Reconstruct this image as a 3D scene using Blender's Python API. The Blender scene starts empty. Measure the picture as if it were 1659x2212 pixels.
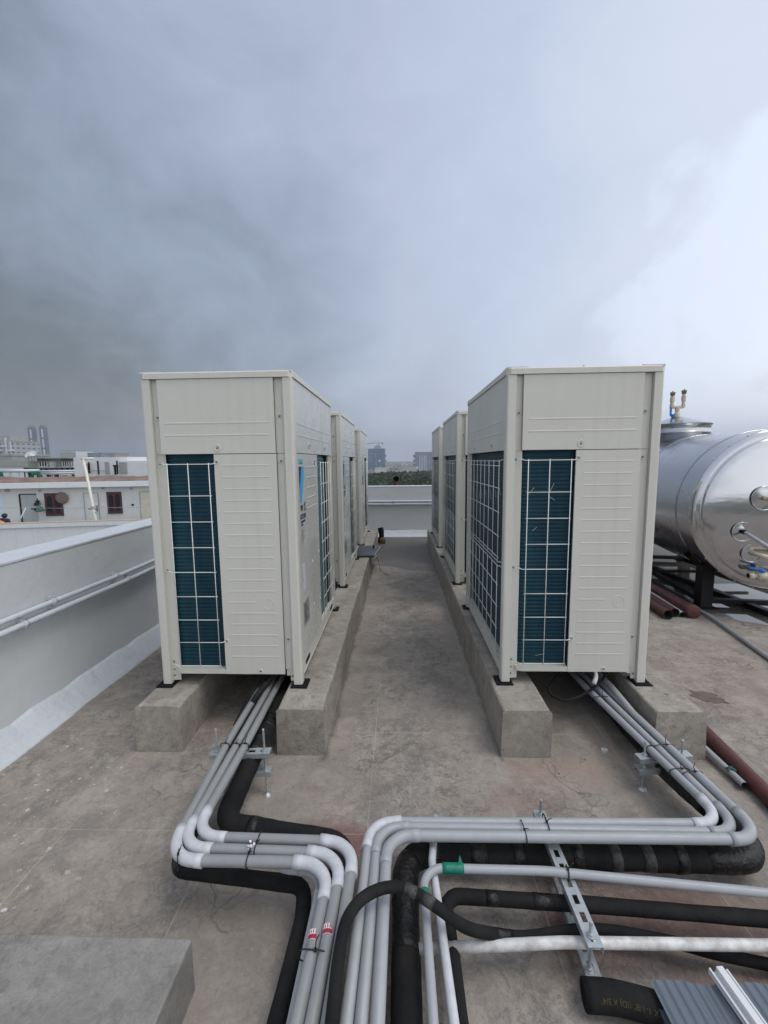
import bpy, bmesh, math, random
from math import sin, cos, pi, radians, sqrt, atan2
from mathutils import Vector, Matrix
import numpy as np
random.seed(7)
S = bpy.context.scene
COL = S.collection
# ---------------------------------------------------------------- camera
cam_d = bpy.data.cameras.new('camera'); cam = bpy.data.objects.new('camera', cam_d); COL.objects.link(cam)
S.camera = cam
FPX, PITCH, ROLL, YAW, EYE = 931.35, .1185, -.0119, -.0351, 1.4448
fwd = Vector((sin(YAW)*cos(PITCH), cos(YAW)*cos(PITCH), -sin(PITCH)))
right = Vector((cos(YAW), -sin(YAW), 0)); up = right.cross(fwd)
r2 = right*cos(ROLL)+up*sin(ROLL); u2 = -right*sin(ROLL)+up*cos(ROLL)
ROT = Matrix((r2, u2, -fwd)).transposed()
cam.matrix_world = Matrix.Translation((0, 0, EYE)) @ ROT.to_4x4()
cam_d.sensor_fit = 'HORIZONTAL'; cam_d.sensor_width = 36; cam_d.lens = FPX/1659*36
cam_d.clip_start = .05; cam_d.clip_end = 20000
def at(u, v, y):                       # a point of the photograph set down at depth y
    d = r2*((u-829.5)/FPX)-u2*((v-1106)/FPX)+fwd
    return Vector((0, 0, EYE))+d*(y/d.y)
def atz(u, v, z):
    d = r2*((u-829.5)/FPX)-u2*((v-1106)/FPX)+fwd
    return Vector((0, 0, EYE))+d*((z-EYE)/d.z)
# ---------------------------------------------------------------- world, sun, exposure
SUN_EL, SUN_AZ = radians(66), radians(112)     # azimuth clockwise from +Y: behind the camera, to the right
W = bpy.data.worlds.new('World'); S.world = W; W.use_nodes = True
nt = W.node_tree; nt.nodes.clear()
def N(nt, t, **k):
    n = nt.nodes.new(t)
    for a, b in k.items():
        if a == 'inp':
            for i, v in b.items(): n.inputs[i].default_value = v
        else: setattr(n, a, b)
    return n
def ramp(nt, stops, interp='LINEAR'):
    n = nt.nodes.new('ShaderNodeValToRGB'); cr = n.color_ramp; cr.interpolation = interp
    while len(cr.elements) > 1: cr.elements.remove(cr.elements[-1])
    cr.elements[0].position = stops[0][0]; cr.elements[0].color = (*stops[0][1], 1)
    for p, c in stops[1:]:
        e = cr.elements.new(p); e.color = (*c, 1)
    return n
def L(nt, a, b): nt.links.new(a, b)
tc = N(nt, 'ShaderNodeTexCoord')
nrm = N(nt, 'ShaderNodeVectorMath', operation='NORMALIZE'); L(nt, tc.outputs['Generated'], nrm.inputs[0])
dot = N(nt, 'ShaderNodeVectorMath', operation='DOT_PRODUCT', inp={1: (-.85, .52, .08)}); L(nt, nrm.outputs[0], dot.inputs[0])
mp = N(nt, 'ShaderNodeMapping', inp={'Scale': (1.0, 1.0, 1.25), 'Rotation': (0.25, .5, .3)}); L(nt, nrm.outputs[0], mp.inputs[0])
n1 = N(nt, 'ShaderNodeTexNoise', inp={'Scale': 1.7, 'Detail': 5, 'Roughness': .5, 'Distortion': .5}); L(nt, mp.outputs[0], n1.inputs[0])
n2 = N(nt, 'ShaderNodeTexNoise', inp={'Scale': 4.2, 'Detail': 8, 'Roughness': .56, 'Distortion': .45}); L(nt, mp.outputs[0], n2.inputs[0])
def math_(nt, op, a, b, clamp=False):
    n = N(nt, 'ShaderNodeMath', operation=op, use_clamp=clamp)
    for i, x in enumerate((a, b)):
        if hasattr(x, 'links'): L(nt, x, n.inputs[i])
        elif x is not None: n.inputs[i].default_value = x
    return n.outputs[0]
a1 = math_(nt, 'MULTIPLY', math_(nt, 'SUBTRACT', n1.outputs[0], .5), .38)
a2 = math_(nt, 'MULTIPLY', math_(nt, 'SUBTRACT', n2.outputs[0], .5), .40)
t0 = math_(nt, 'ADD', dot.outputs['Value'], math_(nt, 'ADD', a1, a2))
t1 = math_(nt, 'MULTIPLY', math_(nt, 'ADD', t0, 1.0), .5)
SKY = ramp(nt, [(0, (1.1200, 1.1500, 1.2000)), (0.22, (0.8800, 0.9300, 1.0000)), (0.37, (0.5943, 0.6380, 0.7254)), (0.44, (0.5213, 0.5654, 0.6583)), (0.56, (0.4830, 0.5290, 0.6302)), (0.695, (0.3864, 0.4370, 0.5520)), (0.76, (0.3542, 0.3956, 0.4968)), (0.81, (0.2925, 0.3375, 0.4365)), (0.9, (0.1974, 0.2335, 0.3041)), (0.95, (0.1320, 0.1536, 0.1904)), (0.975, (0.0984, 0.1148, 0.1410)), (1, (0.0850, 0.1003, 0.1241))])
L(nt, t1, SKY.inputs[0])
sep = N(nt, 'ShaderNodeSeparateXYZ'); L(nt, nrm.outputs[0], sep.inputs[0])
el = N(nt, 'ShaderNodeMapRange', inp={1: 0.0, 2: .9, 3: 1.06, 4: .92}); L(nt, sep.outputs[2], el.inputs[0])
# edge of the dark cloud bank with a brighter gap low on the right
lobe = N(nt, 'ShaderNodeVectorMath', operation='DOT_PRODUCT', inp={1: (.669, .694, .265)}); L(nt, nrm.outputs[0], lobe.inputs[0])
lb_ = math_(nt, 'ADD', lobe.outputs['Value'], math_(nt, 'MULTIPLY', math_(nt, 'SUBTRACT', n2.outputs[0], .5), .17))
lm = N(nt, 'ShaderNodeMapRange', inp={1: .952, 2: .978, 3: 0.0, 4: .15}); lm.interpolation_type = 'SMOOTHSTEP'; L(nt, lb_, lm.inputs[0])
el2 = math_(nt, 'ADD', el.outputs[0], lm.outputs[0])
vm = N(nt, 'ShaderNodeVectorMath', operation='SCALE'); L(nt, SKY.outputs[0], vm.inputs[0]); L(nt, el2, vm.inputs['Scale'])
bgc = N(nt, 'ShaderNodeBackground', inp={1: 1.0}); L(nt, vm.outputs[0], bgc.inputs[0])
sky = N(nt, 'ShaderNodeTexSky', sky_type='NISHITA', sun_disc=False, sun_elevation=SUN_EL, sun_rotation=SUN_AZ, air_density=2.0, dust_density=3.0)
bgs = N(nt, 'ShaderNodeBackground', inp={1: .05*.25}); L(nt, sky.outputs[0], bgs.inputs[0])
add = N(nt, 'ShaderNodeAddShader'); L(nt, bgc.outputs[0], add.inputs[0]); L(nt, bgs.outputs[0], add.inputs[1])
wo = N(nt, 'ShaderNodeOutputWorld'); L(nt, add.outputs[0], wo.inputs[0])
sd = bpy.data.lights.new('sun', 'SUN'); sd.energy = .9; sd.angle = radians(25); sd.color = (1, .97, .93)
sun = bpy.data.objects.new('sun', sd); COL.objects.link(sun)
sv = Vector((sin(SUN_AZ)*cos(SUN_EL), cos(SUN_AZ)*cos(SUN_EL), sin(SUN_EL)))
sun.rotation_euler = sv.to_track_quat('Z', 'Y').to_euler()
S.view_settings.view_transform = 'Standard'; S.view_settings.look = 'None'
S.view_settings.gamma = 1; S.view_settings.exposure = 0.42
S.render.engine = 'CYCLES'
# ---------------------------------------------------------------- materials
def mat(name, col, rough=.6, metal=0.0, var=0.0, vs=8.0, col2=None, bump=0.0, bs=60.0, coat=0.0, rvar=0.0, stretch=None, spec=.5, streak=0.0):
    m = bpy.data.materials.new(name); m.use_nodes = True; t = m.node_tree
    b = t.nodes['Principled BSDF']; b.inputs['Roughness'].default_value = rough; b.inputs['Metallic'].default_value = metal
    b.inputs['Specular IOR Level'].default_value = spec
    b.inputs['Base Color'].default_value = (*col, 1)
    if coat: b.inputs['Coat Weight'].default_value = coat
    tcn = N(t, 'ShaderNodeTexCoord'); src = tcn.outputs['Object']
    if stretch:
        mpn = N(t, 'ShaderNodeMapping', inp={'Scale': stretch}); L(t, src, mpn.inputs[0]); src = mpn.outputs[0]
    out = None
    if var > 0:
        n = N(t, 'ShaderNodeTexNoise', inp={'Scale': vs, 'Detail': 6, 'Roughness': .62}); L(t, src, n.inputs[0])
        c2 = col2 or tuple(c*.6 for c in col)
        r = ramp(t, [(.5-.3/(1+var), (0, 0, 0)), (.5+.3/(1+var), (1, 1, 1))]); L(t, n.outputs[0], r.inputs[0])
        mx = N(t, 'ShaderNodeMix', data_type='RGBA'); mx.inputs[6].default_value = (*col, 1); mx.inputs[7].default_value = (*c2, 1)
        f = math_(t, 'MULTIPLY', r.outputs[0], min(var, 1)); L(t, f, mx.inputs[0]); out = mx.outputs[2]
    if streak > 0:                     # vertical run-off dirt
        mpn = N(t, 'ShaderNodeMapping', inp={'Scale': (9, 9, .55)}); L(t, tcn.outputs['Object'], mpn.inputs[0])
        n = N(t, 'ShaderNodeTexNoise', inp={'Scale': 3, 'Detail': 4}); L(t, mpn.outputs[0], n.inputs[0])
        r = ramp(t, [(.52, (0, 0, 0)), (.72, (1, 1, 1))]); L(t, n.outputs[0], r.inputs[0])
        mx = N(t, 'ShaderNodeMix', data_type='RGBA'); mx.inputs[7].default_value = (*[c*.55 for c in col], 1)
        if out: L(t, out, mx.inputs[6])
        else: mx.inputs[6].default_value = (*col, 1)
        f = math_(t, 'MULTIPLY', r.outputs[0], streak); L(t, f, mx.inputs[0]); out = mx.outputs[2]
    if out: L(t, out, b.inputs['Base Color'])
    if bump > 0:
        n = N(t, 'ShaderNodeTexNoise', inp={'Scale': bs, 'Detail': 4, 'Roughness': .6}); L(t, src, n.inputs[0])
        bp = N(t, 'ShaderNodeBump', inp={'Strength': 1.0, 'Distance': bump}); L(t, n.outputs[0], bp.inputs['Height']); L(t, bp.outputs[0], b.inputs['Normal'])
    if rvar > 0:
        n = N(t, 'ShaderNodeTexNoise', inp={'Scale': vs*1.7, 'Detail': 4}); L(t, src, n.inputs[0])
        mr = N(t, 'ShaderNodeMapRange', inp={1: .3, 2: .7, 3: max(.05, rough-rvar), 4: min(1, rough+rvar)}); L(t, n.outputs[0], mr.inputs[0]); L(t, mr.outputs[0], b.inputs['Roughness'])
    return m
MT = dict(
 cab=mat('cabinet_paint', (.575, .560, .505), .45, var=.4, vs=3.0, col2=(.53, .512, .458), bump=.0009, bs=170, rvar=.08, streak=.10),
 cabgloss=mat('cabinet_paint_door', (.50, .50, .47), .24, var=.4, vs=4, col2=(.42, .42, .39), bump=.0022, bs=5, rvar=.1, streak=.25),
 cabdark=mat('cabinet_inside', (.05, .052, .055), .7),
 wire=mat('guard_wire', (.72, .72, .68), .4),
 screw=mat('screw_steel', (.24, .245, .25), .4, .8),
 rubber=mat('rubber_pad', (.008, .008, .009), .75, bump=.001, bs=120, spec=.25),
 coil=mat('coil_fins', (.011, .053, .071), .50, .0, var=.9, vs=5, col2=(.004, .026, .045), bump=.0008, bs=220, stretch=(1, 1, .12), spec=.2),
 coilf=mat('coil_fins_sky_sheen', (.040, .15, .18), .35, .3, var=.5, vs=20, col2=(.10, .24, .28), bump=.0008, bs=200, stretch=(1, 1, .2)),  # same fins as coil, paler: grazing sky reflection put into the colour
 ink=mat('black_print', (.03, .03, .035), .5), navy=mat('navy_print', (.03, .05, .09), .5), cyan=mat('blue_print', (.03, .36, .70), .4),
 cyan2=mat('pale_blue_print', (.10, .40, .46), .4), sticker=mat('sticker_paper', (.62, .63, .70), .5, var=.7, vs=60, col2=(.35, .37, .45)),
 greyst=mat('rating_plate', (.30, .31, .30), .5, var=.8, vs=60, col2=(.10, .10, .10)),
 galv=mat('galvanised_steel', (.50, .54, .56), .42, .65, var=.6, vs=40, col2=(.36, .39, .41), rvar=.12),
 pgrey=mat('grey_conduit', (.265, .272, .275), .42, var=.5, vs=22, col2=(.205, .20, .195), rvar=.1),
 plight=mat('light_grey_conduit', (.33, .345, .365), .42, var=.5, vs=18, col2=(.27, .265, .265), rvar=.1),
 pwhite=mat('white_elbow', (.53, .545, .585), .5, var=.7, vs=45, col2=(.43, .42, .42), rvar=.1),
 pold=mat('weathered_white_pipe', (.66, .66, .65), .45, var=.9, vs=28, col2=(.36, .33, .30)),
 foam=mat('black_insulation', (.0085, .009, .0105), .85, var=.9, vs=9, col2=(.020, .019, .018), bump=.004, bs=40, spec=.18),
 tape=mat('black_tape', (.004, .004, .005), .42, var=.8, vs=40, col2=(.014, .013, .012), bump=.009, bs=38, rvar=.12, spec=.4),
 tapegrey=mat('worn_tape', (.06, .057, .052), .6, var=1, vs=75, col2=(.012, .012, .012), bump=.004, bs=60),
 green=mat('green_tape', (.0, .18, .115), .45, var=.4, vs=40, bump=.002, bs=60),
 tie=mat('tie_black', (.01, .01, .011), .45),
 redtag=mat('red_white_tag', (.30, .02, .05), .5), whitetag=mat('tag_white', (.72, .66, .66), .5),
 wall=mat('painted_parapet', (.60, .612, .62), .75, var=.5, vs=1.6, col2=(.54, .55, .55), bump=.006, bs=7, streak=.03),
 cove=mat('painted_cove', (.55, .58, .62), .7, var=.6, vs=5, col2=(.48, .50, .52), bump=.012, bs=11),
 steel=mat('tank_steel', (.54, .54, .555), .12, 1.0, var=.3, vs=3, col2=(.54, .54, .54), bump=.006, bs=1.1, rvar=.05, stretch=(.8, 1, 1.8)),
 steel2=mat('tank_steel_dull', (.46, .47, .49), .24, 1.0, var=.3, vs=3, col2=(.41, .41, .42), bump=.002, bs=1.5, rvar=.05),
 blackst=mat('black_steelwork', (.005, .005, .007), .5, var=.5, vs=30, col2=(.012, .011, .010), spec=.25),
 cream=mat('cream_plastic', (.60, .54, .42), .45, var=.5, vs=40), blue=mat('blue_handle', (.01, .16, .55), .35), brass=mat('brass_cap', (.24, .20, .12), .6, .1),
 redpipe=mat('red_oxide_pipe', (.105, .026, .022), .55, var=.9, vs=11, col2=(.055, .018, .015), bump=.002, bs=60),
 rust=mat('rusty_end', (.10, .035, .02), .7), blk=mat('dark_hollow', (.006, .006, .006), .9),
 sheet=mat('grey_ribbed_sheet', (.115, .138, .168), .4, var=.4, vs=10), alu=mat('white_aluminium', (.66, .67, .68), .35, .2),
 board=mat('dark_board', (.025, .028, .038), .35, var=.6, vs=18, col2=(.06, .06, .07)),
 nwhite=mat('neighbour_white', (.66, .665, .67), .8, var=.5, vs=.9, col2=(.54, .55, .56), streak=.25),
 nfac=mat('neighbour_facade', (.56, .56, .55), .8, var=.5, vs=1.3, col2=(.48, .48, .47), streak=.3),
 ndoor=mat('grey_door', (.34, .37, .37), .6, var=.4, vs=4), nwdoor=mat('white_door', (.58, .59, .58), .6, var=.5, vs=3), creamdoor=mat('cream_door', (.56, .53, .45), .6, var=.6, vs=4, col2=(.42, .36, .25)),
 maroon=mat('maroon_frame', (.065, .016, .018), .5, var=.4, vs=9), dkglass=mat('dark_glass', (.012, .012, .016), .12),
 dirt=mat('roof_soil', (.15, .095, .07), .95, var=1, vs=1.1, col2=(.25, .19, .155), bump=.12, bs=1.6),
 bluew=mat('pale_blue_wall', (.46, .56, .66), .8), pole=mat('cream_pole', (.66, .62, .52), .5), sack=mat('brown_cloth', (.19, .135, .115), .9, var=.8, vs=9),
 dgreen=mat('green_cloth', (.03, .12, .09), .8, var=.5, vs=6), teal=mat('green_net', (.02, .17, .12), .8, var=.6, vs=1.0),
 skin=mat('skin', (.20, .10, .065), .6), hair=mat('hair', (.012, .010, .010), .6), shirt=mat('navy_shirt', (.018, .022, .075), .85, var=.5, vs=8), yel=mat('yellow_cloth', (.62, .30, .04), .85, var=.6, vs=7, col2=(.42, .16, .03)),
 trouser=mat('dark_trousers', (.03, .03, .035), .9),
 conc=None,
)
def pane_mat(name, wall, glass, sx, sy, mort, rough=.3):
    m = bpy.data.materials.new(name); m.use_nodes = True; t = m.node_tree; b = t.nodes['Principled BSDF']
    tcn = N(t, 'ShaderNodeTexCoord'); sp = N(t, 'ShaderNodeSeparateXYZ'); L(t, tcn.outputs['Object'], sp.inputs[0])
    h = math_(t, 'ADD', sp.outputs[0], sp.outputs[1]); cb = N(t, 'ShaderNodeCombineXYZ'); L(t, h, cb.inputs[0]); L(t, sp.outputs[2], cb.inputs[1])
    br = N(t, 'ShaderNodeTexBrick', offset=0.0, inp={'Color1': (*glass, 1), 'Color2': (*[c*1.6+.01 for c in glass], 1), 'Mortar': (*wall, 1), 'Scale': 1.0, 'Mortar Size': mort, 'Brick Width': sx, 'Row Height': sy})
    L(t, cb.outputs[0], br.inputs[0]); L(t, br.outputs[0], b.inputs['Base Color']); b.inputs['Roughness'].default_value = rough
    return m
MT['bglass'] = pane_mat('curtain_wall_blue', (.16, .20, .26), (.07, .11, .17), 3.0, 3.6, .35)
MT['bglass2'] = pane_mat('curtain_wall_grey', (.22, .25, .30), (.12, .15, .20), 2.2, 3.6, .3)
MT['tower'] = pane_mat('tower_floors', (.085, .10, .13), (.03, .04, .055), 4.0, 3.2, .8)
MT['apt'] = pane_mat('apartment_floors', (.36, .37, .38), (.10, .11, .13), 5.0, 3.3, 1.1)
MT['house'] = pane_mat('small_house_walls', (.50, .49, .47), (.10, .11, .12), 3.2, 3.2, 1.1, .7)
MT['house2'] = pane_mat('brown_house_walls', (.32, .28, .25), (.10, .10, .11), 3.0, 3.0, 1.2, .7)
MT['conclt'] = mat('far_concrete', (.34, .35, .34), .8, var=.5, vs=.5)
MT['olive'] = mat('pale_olive_wall', (.30, .34, .28), .8, var=.5, vs=.4, streak=.3)
MT['stripe'] = mat('white_stripe', (.60, .62, .64), .6)
def ccrete(name, base, dark, light, scale=1.0, floor=False):
    m = bpy.data.materials.new(name); m.use_nodes = True; t = m.node_tree; b = t.nodes['Principled BSDF']
    tcn = N(t, 'ShaderNodeTexCoord'); P = tcn.outputs['Object']
    def noise(sc, det=6, ro=.6, dist=0.0, v=P):
        n = N(t, 'ShaderNodeTexNoise', inp={'Scale': sc*scale, 'Detail': det, 'Roughness': ro, 'Distortion': dist}); L(t, v, n.inputs[0]); return n.outputs[0]
    def mixc(a, c, f):
        mx = N(t, 'ShaderNodeMix', data_type='RGBA')
        if hasattr(a, 'links'): L(t, a, mx.inputs[6])
        else: mx.inputs[6].default_value = (*a, 1)
        mx.inputs[7].default_value = (*c, 1); L(t, f, mx.inputs[0]); return mx.outputs[2]
    def step(x, lo, hi, amt=1.0):
        mr = N(t, 'ShaderNodeMapRange', inp={1: lo, 2: hi, 3: 0.0, 4: amt}); mr.clamp = True; L(t, x, mr.inputs[0]); return mr.outputs[0]
    c = mixc(base, dark, step(noise(2.2, 8, .65, .6), .44, .66, .8))
    c = mixc(c, light, step(noise(4.5, 8, .7, .4), .50, .72, .75))
    c = mixc(c, tuple(x*.45 for x in dark), step(noise(22, 8, .75, .8), .54, .74, .55))
    c = mixc(c, tuple(min(1, x*1.25) for x in light), step(noise(75, 4, .7), .60, .72, .5))
    big = step(noise(.9, 4, .6), .38, .55)
    if floor:
        sp = N(t, 'ShaderNodeSeparateXYZ'); L(t, P, sp.inputs[0]); X, Y = sp.outputs[0], sp.outputs[1]
        def strip(x0, x1, y0, y1, soft=.05):
            nz = math_(t, 'MULTIPLY', math_(t, 'SUBTRACT', noise(4, 5, .6), .5), .10)
            xx = math_(t, 'ADD', X, nz); yy = math_(t, 'ADD', Y, nz)
            a = math_(t, 'MULTIPLY', step(xx, x0-soft, x0+soft), math_(t, 'SUBTRACT', 1.0, step(xx, x1-soft, x1+soft)))
            return math_(t, 'MULTIPLY', a, math_(t, 'MULTIPLY', step(yy, y0-soft, y0+soft), math_(t, 'SUBTRACT', 1.0, step(yy, y1-soft, y1+soft))))
        sm = math_(t, 'MAXIMUM', math_(t, 'MAXIMUM', strip(-.45, -.25, 1.75, 8), strip(.37, .52, 1.8, 8)), strip(-.70, -.38, .3, 1.9))
        sm = math_(t, 'MAXIMUM', sm, strip(.70, 1.25, 1.7, 8)); keep = math_(t, 'SUBTRACT', 1.0, math_(t, 'MULTIPLY', sm, .85))
        big = math_(t, 'MULTIPLY', big, keep)
        c = mixc(c, (.165, .153, .142), math_(t, 'MULTIPLY', step(noise(4.2, 12, .80, .3), .48, .58, .62), keep))
        c = mixc(c, (.42, .38, .32), math_(t, 'MULTIPLY', step(noise(6.2, 12, .82, .3), .52, .62, .60), keep))
        vein = math_(t, 'SUBTRACT', 1.0, step(math_(t, 'ABSOLUTE', math_(t, 'SUBTRACT', noise(7.5, 8, .68, .9), .5), None), .0, .022))
        c = mixc(c, (.10, .095, .09), math_(t, 'MULTIPLY', math_(t, 'MULTIPLY', vein, .75), big))
        vein2 = math_(t, 'SUBTRACT', 1.0, step(math_(t, 'ABSOLUTE', math_(t, 'SUBTRACT', noise(11, 8, .7, .7), .5), None), .0, .014))
        c = mixc(c, (.40, .375, .34), math_(t, 'MULTIPLY', math_(t, 'MULTIPLY', vein2, .55), big))
        c = mixc(c, (.36, .24, .19), math_(t, 'MULTIPLY', strip(.50, .95, 1.80, 1.96, .04), .45))
        c = mixc(c, (.075, .066, .058), math_(t, 'MULTIPLY', math_(t, 'MAXIMUM', strip(-.385, -.355, 1.93, 8, .012), strip(.478, .50, 1.93, 8, .012)), .65))  # contact shade along the aisle plinth feet, painted into the floor colour
    c = mixc(c, tuple(x*.55 for x in dark), math_(t, 'MULTIPLY', step(noise(10.5, 12, .82, .25), .50, .62, .62), big))
    c = mixc(c, light, math_(t, 'MULTIPLY', step(noise(17, 10, .82, .2), .53, .64, .50), step(noise(1.3, 4), .45, .60)))
    c = mixc(c, tuple(x*.8 for x in dark), step(noise(60, 8, .85), .50, .60, .35))
    if floor:
        c = mixc(c, (.26, .13, .105), step(noise(1.15, 5, .6, .3), .55, .72, .30))        # reddish dust
        def box(x0, x1, y0, y1, soft, wob=.12, ns=3):
            nz = math_(t, 'MULTIPLY', math_(t, 'SUBTRACT', noise(ns, 6, .6), .5), wob*2)
            xx = math_(t, 'ADD', X, nz); yy = math_(t, 'ADD', Y, nz)
            a = step(xx, x0-soft, x0+soft); bb = math_(t, 'SUBTRACT', 1.0, step(xx, x1-soft, x1+soft))
            cc = step(yy, y0-soft, y0+soft); dd = math_(t, 'SUBTRACT', 1.0, step(yy, y1-soft, y1+soft))
            return math_(t, 'MULTIPLY', math_(t, 'MULTIPLY', a, bb), math_(t, 'MULTIPLY', cc, dd))
        for bx_, amt, cl in ((( -.42, -.05, 1.40, 1.55, .05, .10), .65, (.17, .06, .055)), ((.45, 1.5, 1.10, 1.32, .06, .12), .5, (.17, .065, .05)), ((.40, .66, 1.62, 1.78, .05, .12), .3, (.20, .09, .07)), ((.75, 1.25, .97, 1.08, .03, .05, 9), .5, (.22, .08, .06)), ((1.75, 3.4, 2.2, 3.2, .5, .3), .22, (.25, .15, .13))):
            c = mixc(c, cl, math_(t, 'MULTIPLY', box(*bx_), amt))
        # pale plaster splashes near the left wall
        sp1 = math_(t, 'MULTIPLY', box(-1.95, -1.2, 1.0, 2.3, .25), step(noise(34, 3, .5), .66, .70))
        c = mixc(c, (.55, .54, .50), math_(t, 'MULTIPLY', sp1, .85))
        # scored joint grid
        def line(coord, pos, w):
            d = math_(t, 'ABSOLUTE', math_(t, 'SUBTRACT', math_(t, 'ADD', coord, math_(t, 'MULTIPLY', math_(t, 'SUBTRACT', noise(5, 3), .5), .010)), pos), None)
            return math_(t, 'SUBTRACT', 1.0, step(d, w*.5, w))
        lines = None
        for p_ in (-.135, .459, 1.06, 1.66, -.73, -1.33, 2.3):
            l = line(X, p_, .0028); lines = l if lines is None else math_(t, 'MAXIMUM', lines, l)
        for p_ in (1.515, 2.15, 2.78, .9, 3.4, 4.05):
            l = line(Y, p_, .0024); lines = math_(t, 'MAXIMUM', lines, l)
        lines = math_(t, 'MULTIPLY', lines, step(noise(1.7, 3), .36, .50))
        c = mixc(c, (.44, .39, .345), math_(t, 'MULTIPLY', lines, .50))
        # hairline cracks
        vw = N(t, 'ShaderNodeVectorMath', operation='ADD'); nn = N(t, 'ShaderNodeTexNoise', inp={'Scale': 3.0, 'Detail': 6}); L(t, P, nn.inputs[0])
        vs_ = N(t, 'ShaderNodeVectorMath', operation='SCALE'); vs_.inputs['Scale'].default_value = .5; L(t, nn.outputs['Color'], vs_.inputs[0]); L(t, P, vw.inputs[0]); L(t, vs_.outputs[0], vw.inputs[1])
        for sc_, am in ((.8, .6), (6.5, .34)):
            vo = N(t, 'ShaderNodeTexVoronoi', feature='DISTANCE_TO_EDGE', inp={'Scale': sc_}); L(t, vw.outputs[0], vo.inputs[0])
            cr = math_(t, 'SUBTRACT', 1.0, step(vo.outputs['Distance'], .002*sc_, .006*sc_)); cr = math_(t, 'MULTIPLY', cr, step(noise(1.9, 3), .53, .62))
            c = mixc(c, (.05, .045, .04), math_(t, 'MULTIPLY', cr, am))
        # small pits
        vo = N(t, 'ShaderNodeTexVoronoi', inp={'Scale': 9.0}); L(t, P, vo.inputs[0])
        pit = math_(t, 'MULTIPLY', math_(t, 'SUBTRACT', 1.0, step(vo.outputs['Distance'], .035, .055)), step(noise(2.0, 2), .5, .55))
        c = mixc(c, (.035, .03, .03), math_(t, 'MULTIPLY', pit, .8))
        # damp ground beyond the board and puddles below the tank
        damp = math_(t, 'MULTIPLY', step(math_(t, 'ADD', Y, math_(t, 'ADD', math_(t, 'MULTIPLY', X, .8), math_(t, 'MULTIPLY', math_(t, 'SUBTRACT', noise(1.6, 5), .5), 1.1))), 5.72, 5.76), math_(t, 'SUBTRACT', 1.0, step(X, .9, 1.0)))
        c = mixc(c, (.075, .07, .062), math_(t, 'MULTIPLY', damp, .75))
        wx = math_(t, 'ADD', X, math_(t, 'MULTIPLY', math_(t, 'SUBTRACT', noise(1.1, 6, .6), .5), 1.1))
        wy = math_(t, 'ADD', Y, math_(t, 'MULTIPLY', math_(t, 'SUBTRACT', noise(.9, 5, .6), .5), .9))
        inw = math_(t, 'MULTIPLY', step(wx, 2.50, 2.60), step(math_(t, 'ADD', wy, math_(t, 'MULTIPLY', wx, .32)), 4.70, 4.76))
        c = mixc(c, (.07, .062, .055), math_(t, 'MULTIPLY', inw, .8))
        pud = math_(t, 'MULTIPLY', inw, step(noise(1.7, 7, .62, .2), .35, .38))
        dry = math_(t, 'SUBTRACT', 1.0, pud)
        spot = math_(t, 'MULTIPLY', math_(t, 'SUBTRACT', 1.0, step(math_(t, 'ABSOLUTE', math_(t, 'SUBTRACT', noise(.8, 4, .6, .5), .33), None), .0, .012)), 0.0)
        rr = N(t, 'ShaderNodeMapRange', inp={1: 0, 2: 1, 3: .80, 4: .03}); L(t, pud, rr.inputs[0])
        r3 = math_(t, 'SUBTRACT', rr.outputs[0], math_(t, 'MULTIPLY', damp, .28), True)
        L(t, r3, b.inputs['Roughness'])
    else:
        b.inputs['Roughness'].default_value = .85; dry = None
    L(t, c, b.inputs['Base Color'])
    hh = math_(t, 'ADD', math_(t, 'MULTIPLY', noise(7, 8, .65), .55), math_(t, 'MULTIPLY', noise(55, 6, .7), .30))
    bp = N(t, 'ShaderNodeBump', inp={'Strength': .55, 'Distance': .018}); L(t, hh, bp.inputs['Height'])
    if dry is not None: L(t, math_(t, 'MULTIPLY', dry, .55), bp.inputs['Strength'])
    L(t, bp.outputs[0], b.inputs['Normal'])
    return m
MT['floor'] = ccrete('roof_concrete', (.305, .268, .230), (.195, .170, .146), (.41, .37, .325), 1.0, True)
MT['conc'] = ccrete('plinth_concrete', (.325, .295, .255), (.205, .184, .156), (.46, .425, .375), 1.6)
MT['block'] = ccrete('block_concrete', (.262, .248, .232), (.185, .174, .162), (.36, .345, .325), 2.2)
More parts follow.
